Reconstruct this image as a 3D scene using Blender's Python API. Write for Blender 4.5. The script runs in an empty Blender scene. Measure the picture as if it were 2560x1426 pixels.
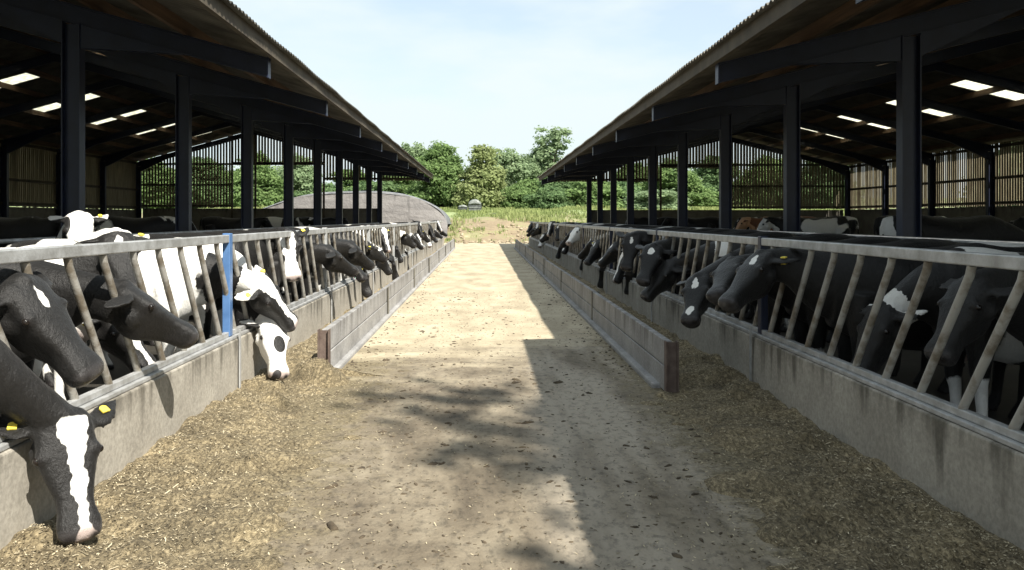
import bpy, math, random
import numpy as np
from mathutils import Vector, Matrix, noise as mnoise

R = math.radians
random.seed(7)
rng = np.random.default_rng(11)
SC = bpy.context.scene
COL = SC.collection

# ------------------------------------------------------------------ camera
cam_d = bpy.data.cameras.new("camera")
cam = bpy.data.objects.new("camera", cam_d)
COL.objects.link(cam)
cam.location = (0, 0, 1.65)
cam.rotation_euler = (R(90), 0, 0)
cam_d.sensor_width = 36
cam_d.lens = 36 * 2150 / 2560
cam_d.shift_x = 70 / 2560
cam_d.shift_y = -167 / 2560
cam_d.clip_start = 0.05
cam_d.clip_end = 3000
SC.camera = cam

# ------------------------------------------------------------------ sun, sky, exposure
SUN = Vector((0.56, -0.80, 1.0)).normalized()
sun_d = bpy.data.lights.new("sun", 'SUN')
sun_d.energy = 5.0
sun_d.angle = R(0.5)
sun_d.color = (1.0, 0.95, 0.86)
sun = bpy.data.objects.new("sun", sun_d)
COL.objects.link(sun)
sun.location = (20, -5, 40)
sun.rotation_euler = (-SUN).to_track_quat('-Z', 'Y').to_euler()

world = bpy.data.worlds.new("World")
SC.world = world
world.use_nodes = True
wn, wl = world.node_tree.nodes, world.node_tree.links
wn.clear()
w_out = wn.new('ShaderNodeOutputWorld')
w_sky = wn.new('ShaderNodeTexSky')
w_sky.sky_type = 'NISHITA'
w_sky.sun_disc = False
w_sky.sun_elevation = math.asin(SUN.z)
w_sky.sun_rotation = math.atan2(SUN.x, SUN.y)
w_sky.dust_density = 1.6
w_sky.air_density = 1.0
w_sky.ozone_density = 1.5
w_bg = wn.new('ShaderNodeBackground')
w_bg.inputs[1].default_value = 0.105
w_bg2 = wn.new('ShaderNodeBackground')
w_bg2.inputs[0].default_value = (.88, .985, 1.0, 1)
w_bg2.inputs[1].default_value = 0.485
w_tc = wn.new('ShaderNodeTexCoord')
w_map = wn.new('ShaderNodeMapping')
w_map.inputs['Scale'].default_value = (1.6, 1.6, 5.0)
w_map.inputs['Location'].default_value = (0.35, 0.1, 0.4)
w_noise = wn.new('ShaderNodeTexNoise')
w_noise.inputs['Scale'].default_value = 2.6
w_noise.inputs['Detail'].default_value = 7
w_noise.inputs['Roughness'].default_value = 0.5
w_ramp = wn.new('ShaderNodeValToRGB')
w_ramp.color_ramp.elements[0].position = 0.40
w_ramp.color_ramp.elements[1].position = 0.62
w_ramp.color_ramp.elements[0].color = (.55, .55, .55, 1)
w_mix = wn.new('ShaderNodeMixShader')
wl.new(w_sky.outputs[0], w_bg.inputs[0])
wl.new(w_tc.outputs['Generated'], w_map.inputs[0])
wl.new(w_map.outputs[0], w_noise.inputs[0])
wl.new(w_noise.outputs[0], w_ramp.inputs[0])
wl.new(w_ramp.outputs[0], w_mix.inputs[0])
wl.new(w_bg.outputs[0], w_mix.inputs[1])
wl.new(w_bg2.outputs[0], w_mix.inputs[2])
wl.new(w_mix.outputs[0], w_out.inputs[0])

SC.view_settings.view_transform = 'Standard'
SC.view_settings.look = 'None'
SC.view_settings.exposure = 1.05
SC.view_settings.gamma = 1
SC.render.engine = 'CYCLES'
SC.cycles.use_denoising = True
SC.cycles.max_bounces = 6
SC.cycles.diffuse_bounces = 4
SC.cycles.glossy_bounces = 2
SC.cycles.transmission_bounces = 4
SC.cycles.transparent_max_bounces = 4

# ------------------------------------------------------------------ helpers
def tag(o, label=None, cat=None, group=None, kind=None):
    if label: o['label'] = label
    if cat: o['category'] = cat
    if group: o['group'] = group
    if kind: o['kind'] = kind
    return o

def empty(name, loc=(0, 0, 0)):
    o = bpy.data.objects.new(name, None)
    o.empty_display_size = 0.3
    COL.objects.link(o)
    o.location = loc
    return o

def link_mesh(name, verts, faces, mat, parent=None, smooth=False):
    me = bpy.data.meshes.new(name)
    me.from_pydata([tuple(v) for v in verts], [], faces)
    if smooth:
        me.polygons.foreach_set('use_smooth', [True] * len(me.polygons))
    if mat: me.materials.append(mat)
    me.update()
    o = bpy.data.objects.new(name, me)
    COL.objects.link(o)
    if parent: o.parent = parent
    return o

class MB:
    """collects shapes that become ONE mesh"""
    def __init__(s): s.v, s.f = [], []
    def box(s, x0, x1, y0, y1, z0, z1):
        b = len(s.v)
        s.v += [(x0,y0,z0),(x1,y0,z0),(x1,y1,z0),(x0,y1,z0),(x0,y0,z1),(x1,y0,z1),(x1,y1,z1),(x0,y1,z1)]
        s.f += [(b,b+3,b+2,b+1),(b+4,b+5,b+6,b+7),(b,b+1,b+5,b+4),(b+1,b+2,b+6,b+5),(b+2,b+3,b+7,b+6),(b+3,b,b+4,b+7)]
        return s
    def prism(s, poly, y0, y1, axis='y'):
        """poly in (x,z) extruded along y (or in (y,z) along x)"""
        b, n = len(s.v), len(poly)
        for t in (y0, y1):
            for p, q in poly:
                s.v.append((p, t, q) if axis == 'y' else (t, p, q))
        s.f.append(tuple(b + i for i in range(n)))
        s.f.append(tuple(b + n + i for i in reversed(range(n))))
        for i in range(n):
            j = (i + 1) % n
            s.f.append((b + i, b + n + i, b + n + j, b + j))
        return s
    def tube(s, pts, rad, n=10, cap=True):
        pts = [Vector(p) for p in pts]
        if not isinstance(rad, (list, tuple)): rad = [rad] * len(pts)
        b = len(s.v)
        t0 = (pts[1] - pts[0]).normalized()
        ref = Vector((0, 0, 1)) if abs(t0.z) < .9 else Vector((1, 0, 0))
        for i, p in enumerate(pts):
            a = pts[max(i - 1, 0)]; c = pts[min(i + 1, len(pts) - 1)]
            t = (c - a).normalized()
            u = (ref - t * ref.dot(t)).normalized(); w = t.cross(u)
            for k in range(n):
                an = 2 * math.pi * k / n
                s.v.append(tuple(p + (u * math.cos(an) + w * math.sin(an)) * rad[i]))
        for i in range(len(pts) - 1):
            for k in range(n):
                k2 = (k + 1) % n
                s.f.append((b + i*n + k, b + i*n + k2, b + (i+1)*n + k2, b + (i+1)*n + k))
        if cap:
            s.f.append(tuple(b + k for k in reversed(range(n))))
            s.f.append(tuple(b + (len(pts)-1)*n + k for k in range(n)))
        return s
    def rings(s, rings):
        """closed loft through lists of points, capped with fans"""
        b, n = len(s.v), len(rings[0])
        for r in rings: s.v += [tuple(p) for p in r]
        for i in range(len(rings) - 1):
            for k in range(n):
                k2 = (k + 1) % n
                s.f.append((b + i*n + k, b + i*n + k2, b + (i+1)*n + k2, b + (i+1)*n + k))
        for i, rev in ((0, True), (len(rings) - 1, False)):
            c = sum((Vector(p) for p in rings[i]), Vector()) / n
            ci = len(s.v); s.v.append(tuple(c))
            for k in range(n):
                k2 = (k + 1) % n
                s.f.append((ci, b + i*n + k2, b + i*n + k) if rev else (ci, b + i*n + k, b + i*n + k2))
        return s
    def ball(s, c, rx, ry, rz, n=10, m=7):
        rr = []
        for i in range(m):
            a = math.pi * (i + .5) / m
            rr.append([(c[0] + rx*math.sin(a)*math.cos(2*math.pi*k/n), c[1] + ry*math.sin(a)*math.sin(2*math.pi*k/n), c[2] - rz*math.cos(a)) for k in range(n)])
        return s.rings(rr)
    def build(s, name, mat, parent=None, smooth=False):
        return link_mesh(name, s.v, s.f, mat, parent, smooth)

def bevel(o, w, seg=2):
    m = o.modifiers.new("bevel", 'BEVEL'); m.width = w; m.segments = seg; m.limit_method = 'ANGLE'
    return o

# ------------------------------------------------------------------ materials
def new_mat(name):
    m = bpy.data.materials.new(name); m.use_nodes = True
    n = m.node_tree.nodes; l = m.node_tree.links
    return m, n, l, n['Principled BSDF']

def N(n, t, **kw):
    x = n.new(t)
    for k, v in kw.items(): x.inputs[k].default_value = v
    return x

def ramp(n, stops):
    r = n.new('ShaderNodeValToRGB')
    e = r.color_ramp.elements
    while len(e) < len(stops): e.new(0.5)
    for el, (p, c) in zip(e, stops):
        el.position = p
        el.color = (c, c, c, 1) if not isinstance(c, tuple) else (*c, 1)
    return r

def mix_rgb(n, l, fac, a, b, blend='MIX'):
    m = n.new('ShaderNodeMix'); m.data_type = 'RGBA'; m.blend_type = blend
    for sock, val in ((0, fac), (6, a), (7, b)):
        if hasattr(val, 'is_linked') or hasattr(val, 'links'): l.new(val, m.inputs[sock])
        elif isinstance(val, tuple): m.inputs[sock].default_value = (*val, 1)
        else: m.inputs[sock].default_value = val
    return m.outputs[2]

def math_node(n, l, op, a, b=None, clamp=False):
    m = n.new('ShaderNodeMath'); m.operation = op; m.use_clamp = clamp
    for i, v in enumerate((a, b)):
        if v is None: continue
        if hasattr(v, 'links'): l.new(v, m.inputs[i])
        else: m.inputs[i].default_value = v
    return m.outputs[0]

def obj_coord(n, l, scale=(1, 1, 1), loc=(0, 0, 0), out='Object'):
    tc = n.new('ShaderNodeTexCoord'); mp = n.new('ShaderNodeMapping')
    mp.inputs['Scale'].default_value = scale; mp.inputs['Location'].default_value = loc
    l.new(tc.outputs[out], mp.inputs[0])
    return mp.outputs[0]

def noise_tex(n, l, vec, scale, detail=5, rough=.55, dist=0):
    t = N(n, 'ShaderNodeTexNoise', Scale=scale, Detail=detail, Roughness=rough, Distortion=dist)
    if vec is not None: l.new(vec, t.inputs['Vector'])
    return t.outputs['Fac']

def add_bump(n, l, b, h, strength=.3, dist=.02):
    bp = N(n, 'ShaderNodeBump', Strength=strength, Distance=dist)
    l.new(h, bp.inputs['Height']); l.new(bp.outputs[0], b.inputs['Normal'])

def blotch(name, c1, c2, scale=4, rough=.8, bump=.2, bscale=40, stretch=(1, 1, 1), metal=0, lo=.35, hi=.65, dist=.01):
    m, n, l, b = new_mat(name)
    v = obj_coord(n, l, stretch)
    f = noise_tex(n, l, v, scale, 7, .6)
    r = ramp(n, [(lo, c1), (hi, c2)]); l.new(f, r.inputs[0])
    l.new(r.outputs[0], b.inputs['Base Color'])
    b.inputs['Roughness'].default_value = rough; b.inputs['Metallic'].default_value = metal
    if bump: add_bump(n, l, b, noise_tex(n, l, v, bscale, 4), bump, dist)
    return m

M = {}
def conc(name, light, dark, top, stain=(.09, .08, .06), streak=1.0):
    """weathered concrete with dark drips running down from its top edge"""
    m, n, l, b = new_mat(name)
    v = obj_coord(n, l)
    base = ramp(n, [(.3, dark), (.7, light)]); l.new(noise_tex(n, l, v, 2.2, 8, .62), base.inputs[0])
    vs = obj_coord(n, l, (5, 5, .5))
    st = noise_tex(n, l, vs, 1.6, 4, .5)
    sep = n.new('ShaderNodeSeparateXYZ'); tc = n.new('ShaderNodeTexCoord'); l.new(tc.outputs['Object'], sep.inputs[0])
    mr = N(n, 'ShaderNodeMapRange'); l.new(sep.outputs[2], mr.inputs[0])
    mr.inputs[1].default_value = top - .55; mr.inputs[2].default_value = top
    mr.inputs[3].default_value = -.38; mr.inputs[4].default_value = .02
    a = math_node(n, l, 'ADD', st, mr.outputs[0])
    rr = ramp(n, [(.42, 0.0), (.62, .8 * streak)]); l.new(a, rr.inputs[0])
    col = mix_rgb(n, l, rr.outputs[0], base.outputs[0], stain)
    fine = ramp(n, [(.35, .72), (.65, 1.0)]); l.new(noise_tex(n, l, v, 38, 4, .6), fine.inputs[0])
    col = mix_rgb(n, l, 1.0, col, fine.outputs[0], 'MULTIPLY')
    l.new(col, b.inputs['Base Color'])
    b.inputs['Roughness'].default_value = .9
    add_bump(n, l, b, noise_tex(n, l, v, 30, 6), .35, .008)
    return m

M['feed_wall'] = conc('feed_wall_concrete', (.43, .40, .34), (.30, .275, .23), .533)
M['board'] = conc('board_concrete', (.39, .385, .375), (.23, .225, .22), .50, (.11, .10, .09), .8)
M['low_wall'] = conc('low_wall_concrete', (.20, .19, .15), (.12, .11, .09), 2.2, (.06, .055, .045))
M['galv'] = blotch('galvanised_steel', (.30, .30, .29), (.50, .51, .51), 7, .48, .25, 60, metal=.4)
M['bar'] = blotch('dull_galvanised_bar', (.17, .145, .11), (.36, .35, .32), 7, .55, .3, 60, metal=.2, lo=.38, hi=.55)
M['blue'] = blotch('blue_steel_paint', (.005, .009, .026), (.010, .016, .042), 3, .45, .05, 50)
M['bright_blue'] = blotch('bright_blue_paint', (.055, .125, .27), (.085, .175, .35), 6, .4, .05, 50)
M['rust'] = blotch('rusty_steel', (.075, .05, .04), (.14, .105, .085), 9, .8, .3, 60)
M['timber'] = blotch('purlin_timber', (.055, .032, .017), (.12, .070, .036), 3, .8, .25, 30, (6, .35, 6))
M['clad'] = blotch('cladding_timber', (.13, .105, .06), (.27, .235, .15), 3, .85, .2, 30, (5, 5, .4))
M['rail_wood'] = blotch('cladding_rail_timber', (.05, .04, .028), (.09, .075, .05), 3, .85, .2, 30)
M['roof'] = blotch('fibre_cement_roof', (.055, .050, .042), (.13, .122, .10), 1.6, .9, .3, 25)
M['soil'] = blotch('soil', (.16, .12, .08), (.30, .24, .16), 1.4, .95, .5, 8, dist=.1)
M['floor'] = blotch('slurry_floor', (.022, .020, .016), (.05, .045, .036), 1.2, .6, .3, 12)
M['tyre'] = blotch('tyre_rubber', (.02, .02, .02), (.035, .035, .033), 8, .8, .2, 40)

def m_translucent():
    m, n, l, b = new_mat('skylight_sheet')
    d = N(n, 'ShaderNodeBsdfDiffuse', Color=(.55, .54, .42, 1)); t = N(n, 'ShaderNodeBsdfTranslucent', Color=(.74, .73, .60, 1))
    f = noise_tex(n, l, obj_coord(n, l), 7, 5)
    r = ramp(n, [(.3, (.58, .57, .47)), (.6, (.90, .90, .82))]); l.new(f, r.inputs[0]); l.new(r.outputs[0], t.inputs[0])
    mx = n.new('ShaderNodeMixShader'); mx.inputs[0].default_value = .85
    l.new(d.outputs[0], mx.inputs[1]); l.new(t.outputs[0], mx.inputs[2])
    l.new(mx.outputs[0], n['Material Output'].inputs[0])
    return m
M['skylight'] = m_translucent()

def m_leaf(name, c1, c2, tl=.52):
    m, n, l, b = new_mat(name)
    at = n.new('ShaderNodeAttribute'); at.attribute_name = 'tone'
    r = ramp(n, [(0, c1), (1, c2)]); l.new(at.outputs['Fac'], r.inputs[0])
    d = n.new('ShaderNodeBsdfDiffuse'); t = n.new('ShaderNodeBsdfTranslucent')
    l.new(r.outputs[0], d.inputs[0]); l.new(r.outputs[0], t.inputs[0])
    mx = n.new('ShaderNodeMixShader'); mx.inputs[0].default_value = tl
    l.new(d.outputs[0], mx.inputs[1]); l.new(t.outputs[0], mx.inputs[2])
    l.new(mx.outputs[0], n['Material Output'].inputs[0])
    return m
M['leaf_mid'] = m_leaf('leaves_mid_green', (0.127, 0.201, 0.075), (0.265, 0.368, 0.149))  # leaf colours lightened in place of distance haze
M['leaf_dark'] = m_leaf('leaves_dark_green', (0.115, 0.184, 0.086), (0.218, 0.316, 0.144))
M['leaf_olive'] = m_leaf('leaves_olive', (0.218, 0.259, 0.115), (0.368, 0.425, 0.196))
M['leaf_pale'] = m_leaf('leaves_pale_green', (0.196, 0.270, 0.149), (0.345, 0.437, 0.253))
M['grass'] = m_leaf('grass_blades', (.16, .21, .075), (.36, .39, .17), .3)
M['straw'] = m_leaf('chopped_feed_bits', (.07, .055, .034), (.60, .52, .36), .1)
M['bark'] = blotch('bark', (.05, .04, .03), (.11, .09, .07), 6, .9, .5, 20)

def m_road():
    m, n, l, b = new_mat('road_concrete')
    v = obj_coord(n, l)
    sep = n.new('ShaderNodeSeparateXYZ'); l.new(v, sep.inputs[0])
    # mucky concrete of the near end
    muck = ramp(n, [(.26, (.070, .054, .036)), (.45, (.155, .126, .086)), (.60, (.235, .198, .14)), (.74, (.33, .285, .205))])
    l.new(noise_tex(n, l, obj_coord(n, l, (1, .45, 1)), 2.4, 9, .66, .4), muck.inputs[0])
    # bare grey concrete strip, coloured paler to lift the eave shade
    lift_noise = noise_tex(n, l, obj_coord(n, l, (1.6, .22, 1), (3, 0, 0)), 1.5, 4, .5)
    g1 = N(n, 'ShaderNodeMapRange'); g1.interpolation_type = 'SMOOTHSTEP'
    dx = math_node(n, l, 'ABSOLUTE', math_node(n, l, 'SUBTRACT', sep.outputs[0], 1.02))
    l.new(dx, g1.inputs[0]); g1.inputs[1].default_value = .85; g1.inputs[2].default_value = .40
    gm = math_node(n, l, 'MULTIPLY', g1.outputs[0], ramp_of(n, l, lift_noise, .36, .55))
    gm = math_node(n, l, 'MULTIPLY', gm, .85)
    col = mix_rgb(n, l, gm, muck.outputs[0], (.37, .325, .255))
    # silage trodden out from the heaps
    fl = N(n, 'ShaderNodeMapRange'); l.new(sep.outputs[0], fl.inputs[0]); fl.inputs[1].default_value = -.35; fl.inputs[2].default_value = -1.6
    fr = N(n, 'ShaderNodeMapRange'); l.new(sep.outputs[0], fr.inputs[0]); fr.inputs[1].default_value = .95; fr.inputs[2].default_value = 1.8
    fs = math_node(n, l, 'MAXIMUM', fl.outputs[0], fr.outputs[0])
    fa = math_node(n, l, 'ADD', fs, math_node(n, l, 'MULTIPLY', math_node(n, l, 'SUBTRACT', noise_tex(n, l, v, 5, 8, .72), .5), 1.6))
    fcol = ramp(n, [(.35, (.07, .055, .032)), (.62, (.24, .195, .112))]); l.new(noise_tex(n, l, v, 34, 5, .7), fcol.inputs[0])
    col = mix_rgb(n, l, ramp_of(n, l, fa, .35, .75), col, fcol.outputs[0])
    # paler straw tone over the far end
    far_tone = ramp(n, [(.28, (.27, .225, .15)), (.5, (.40, .34, .235)), (.75, (.54, .475, .34))])
    l.new(noise_tex(n, l, obj_coord(n, l, (.8, .35, 1)), 2.2, 7, .6, .3), far_tone.inputs[0])
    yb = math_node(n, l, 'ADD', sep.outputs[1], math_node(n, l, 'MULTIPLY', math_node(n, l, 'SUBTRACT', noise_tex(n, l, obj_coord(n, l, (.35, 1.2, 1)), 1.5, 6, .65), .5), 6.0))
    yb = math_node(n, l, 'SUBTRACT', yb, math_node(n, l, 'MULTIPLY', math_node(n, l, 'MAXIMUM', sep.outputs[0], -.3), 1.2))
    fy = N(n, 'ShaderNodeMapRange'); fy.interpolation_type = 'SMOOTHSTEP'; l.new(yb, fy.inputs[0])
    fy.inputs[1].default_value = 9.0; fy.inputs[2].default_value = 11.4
    col = mix_rgb(n, l, fy.outputs[0], col, far_tone.outputs[0])
    # crumbs and specks
    sp = ramp(n, [(.36, .55), (.5, 1.0)]); l.new(noise_tex(n, l, obj_coord(n, l, (1, .6, 1)), 16, 6, .7), sp.inputs[0])
    spf = math_node(n, l, 'SUBTRACT', 1.0, math_node(n, l, 'MULTIPLY', fy.outputs[0], .55))
    col = mix_rgb(n, l, spf, col, mix_rgb(n, l, 1.0, col, sp.outputs[0], 'MULTIPLY'))
    l.new(col, b.inputs['Base Color']); b.inputs['Roughness'].default_value = .85
    h = math_node(n, l, 'ADD', noise_tex(n, l, v, 22, 6, .7), math_node(n, l, 'MULTIPLY', noise_tex(n, l, v, 4, 4), .8))
    add_bump(n, l, b, h, .6, .02)
    return m
def ramp_of(n, l, f, lo, hi):
    r = ramp(n, [(lo, 0.0), (hi, 1.0)]); l.new(f, r.inputs[0]); return r.outputs[0]
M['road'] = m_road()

def m_feed():
    m, n, l, b = new_mat('silage_feed')
    v = obj_coord(n, l)
    big = noise_tex(n, l, v, 3.0, 5, .6); fine = noise_tex(n, l, obj_coord(n, l, (1, .55, 1)), 42, 5, .75, .8)
    r = ramp(n, [(.30, (.046, .036, .021)), (.48, (.185, .146, .082)), (.66, (.45, .365, .22))]); l.new(fine, r.inputs[0])
    r2 = ramp(n, [(.3, .58), (.65, 1.15)]); l.new(big, r2.inputs[0])
    l.new(mix_rgb(n, l, 1.0, r.outputs[0], r2.outputs[0], 'MULTIPLY'), b.inputs['Base Color'])
    b.inputs['Roughness'].default_value = .9
    add_bump(n, l, b, fine, 1.0, .03)
    return m
M['feed'] = m_feed()

def m_field():
    m, n, l, b = new_mat('rough_field')
    v = obj_coord(n, l)
    sep = n.new('ShaderNodeSeparateXYZ'); l.new(v, sep.inputs[0])
    grass = ramp(n, [(.3, (.14, .19, .075)), (.55, (.25, .30, .13)), (.75, (.37, .38, .20))]); l.new(noise_tex(n, l, v, .55, 8, .65), grass.inputs[0])
    soil = ramp(n, [(.3, (.17, .125, .075)), (.5, (.27, .21, .13)), (.62, (.24, .23, .11)), (.78, (.46, .39, .26))]); l.new(noise_tex(n, l, v, .5, 8, .7), soil.inputs[0])
    yb = math_node(n, l, 'ADD', sep.outputs[1], math_node(n, l, 'MULTIPLY', math_node(n, l, 'SUBTRACT', noise_tex(n, l, v, .16, 5, .6), .5), 26))
    fy = N(n, 'ShaderNodeMapRange'); l.new(yb, fy.inputs[0]); fy.inputs[1].default_value = 72; fy.inputs[2].default_value = 78
    col = mix_rgb(n, l, fy.outputs[0], soil.outputs[0], grass.outputs[0])
    l.new(col, b.inputs['Base Color']); b.inputs['Roughness'].default_value = .95
    add_bump(n, l, b, noise_tex(n, l, v, 3, 6, .7), .8, .2)
    return m
M['field'] = m_field()
M['earth'] = blotch('bare_earth', (.10, .10, .05), (.22, .20, .11), .3, .95, .3, 5)

def m_cow(name, dark, white):
    m, n, l, b = new_mat(name)
    at = n.new('ShaderNodeAttribute'); at.attribute_name = 'cow_mask'
    sep = n.new('ShaderNodeSeparateColor'); l.new(at.outputs['Color'], sep.inputs[0])
    v = obj_coord(n, l)
    edge = math_node(n, l, 'MULTIPLY', math_node(n, l, 'SUBTRACT', noise_tex(n, l, v, 22, 6, .7), .5), .42)
    f = math_node(n, l, 'ADD', sep.outputs[0], edge)
    fac = ramp_of(n, l, f, .42, .58)
    hair = noise_tex(n, l, obj_coord(n, l, (1, 1, .5)), 55, 5, .7)
    dk = ramp(n, [(.3, tuple(c * .7 for c in dark)), (.7, tuple(c * 1.5 for c in dark))]); l.new(hair, dk.inputs[0])
    wt = ramp(n, [(.25, tuple(c * .88 for c in white)), (.6, white)]); l.new(hair, wt.inputs[0])
    dirt = ramp_of(n, l, noise_tex(n, l, v, 5, 6, .65), .58, .80)
    wcol = mix_rgb(n, l, math_node(n, l, 'MULTIPLY', dirt, .35), wt.outputs[0], (.42, .36, .25))
    col = mix_rgb(n, l, fac, dk.outputs[0], wcol)
    skin = mix_rgb(n, l, fac, (.040, .037, .037), (.33, .26, .235))
    col = mix_rgb(n, l, sep.outputs[1], col, skin)
    col = mix_rgb(n, l, sep.outputs[2], col, (.014, .012, .012))
    l.new(col, b.inputs['Base Color'])
    rg = N(n, 'ShaderNodeMapRange'); l.new(sep.outputs[1], rg.inputs[0]); rg.inputs[3].default_value = .46; rg.inputs[4].default_value = .24
    l.new(rg.outputs[0], b.inputs['Roughness'])
    b.inputs['Specular IOR Level'].default_value = .28
    b.inputs['Sheen Weight'].default_value = .05
    b.inputs['Sheen Roughness'].default_value = .5
    hb = math_node(n, l, 'ADD', hair, math_node(n, l, 'MULTIPLY', noise_tex(n, l, v, 9, 4, .6), .9))
    add_bump(n, l, b, hb, .5, .018)
    return m
M['cow'] = m_cow('holstein_coat', (.009, .0085, .008), (.74, .73, .69))
M['brown_cow'] = m_cow('red_coat', (.16, .065, .03), (.62, .36, .20))
M['tag'] = blotch('yellow_ear_tag', (.75, .58, .06), (.85, .70, .12), 9, .4, 0)
M['eye'] = blotch('dark_eye', (.010, .008, .007), (.016, .012, .010), 9, .08, 0)

# ------------------------------------------------------------------ ground
def sheet(name, x0, x1, y0, y1, z, mat, nx=1, ny=1):
    v, f = [], []
    for j in range(ny + 1):
        for i in range(nx + 1):
            v.append((x0 + (x1 - x0) * i / nx, y0 + (y1 - y0) * j / ny, z))
    for j in range(ny):
        for i in range(nx):
            a = j * (nx + 1) + i
            f.append((a, a + 1, a + nx + 2, a + nx + 1))
    o = link_mesh(name, v, f, mat)
    o['kind'] = 'structure'
    return o
sheet('ground', -900, 900, -300, 1500, -.06, M['earth'])
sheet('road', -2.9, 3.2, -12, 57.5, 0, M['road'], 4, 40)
sheet('barn_floor', -21, -2.35, -8, 53, .008, M['floor'])
sheet('barn_floor', 2.62, 22, -8, 53, .008, M['floor'])
for nm, xa, xb in (('cubicle_bed', -20.4, -7.0), ('cubicle_bed', 7.0, 21.2)):
    o = MB().box(xa, xb, -6, 51.2, -.01, .26).build(nm, M['floor']); o['kind'] = 'structure'

def sstep(a, b, x):
    t = min(max((x - a) / (b - a), 0), 1); return t * t * (3 - 2 * t)
def hfield(x, y):
    h = sstep(57, 84, y) * 2.3 + max(0, min(y, 200) - 84) * .035
    a = sstep(56.5, 62, y)
    h += a * (.35 * mnoise.noise(Vector((x * .16, y * .16, 3))) + .22 * mnoise.noise(Vector((x * .5, y * .5, 8))))
    h += .9 * math.exp(-((x - .3) / 3.2) ** 2 - ((y - 70) / 5) ** 2) * .5
    return h - .05
fv, ff = [], []
xs = [-170 + 340 * i / 170 for i in range(171)]
ys = [56.5 + .9 * j for j in range(60)] + [111 + 6 * j for j in range(30)]
for y in ys:
    for x in xs: fv.append((x, y, hfield(x, y)))
for j in range(len(ys) - 1):
    for i in range(170):
        a = j * 171 + i; ff.append((a, a + 1, a + 172, a + 171))
fo = link_mesh('field', fv, ff, M['field'], smooth=True); fo['kind'] = 'structure'

# ------------------------------------------------------------------ barns
BAY = 4.8
LB = dict(s=-1, E=3.05, zE=4.25, sl=.275, ridge=13.7, back=20.8, post=6.1, rend=3.27, y0=13.06)
RB = dict(s=1, E=3.25, zE=4.11, sl=.247, ridge=14.2, back=21.7, post=6.1, rend=3.43, y0=12.63)
YA, YB = -5.0, 52.4
def roof_z(B, lat):
    zr = B['zE'] + B['sl'] * (B['ridge'] - B['E'])
    return B['zE'] + B['sl'] * (lat - B['E']) if lat <= B['ridge'] else zr - B['sl'] * (lat - B['ridge'])

def ibeam_post(mb, x0, x1, yc, w, z0, z1, tf=.022):
    a, b = min(x0, x1), max(x0, x1)
    mb.box(a, a + tf, yc - w/2, yc + w/2, z0, z1)
    mb.box(b - tf, b, yc - w/2, yc + w/2, z0, z1)
    mb.box(a + tf, b - tf, yc - .008, yc + .008, z0, z1)

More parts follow.
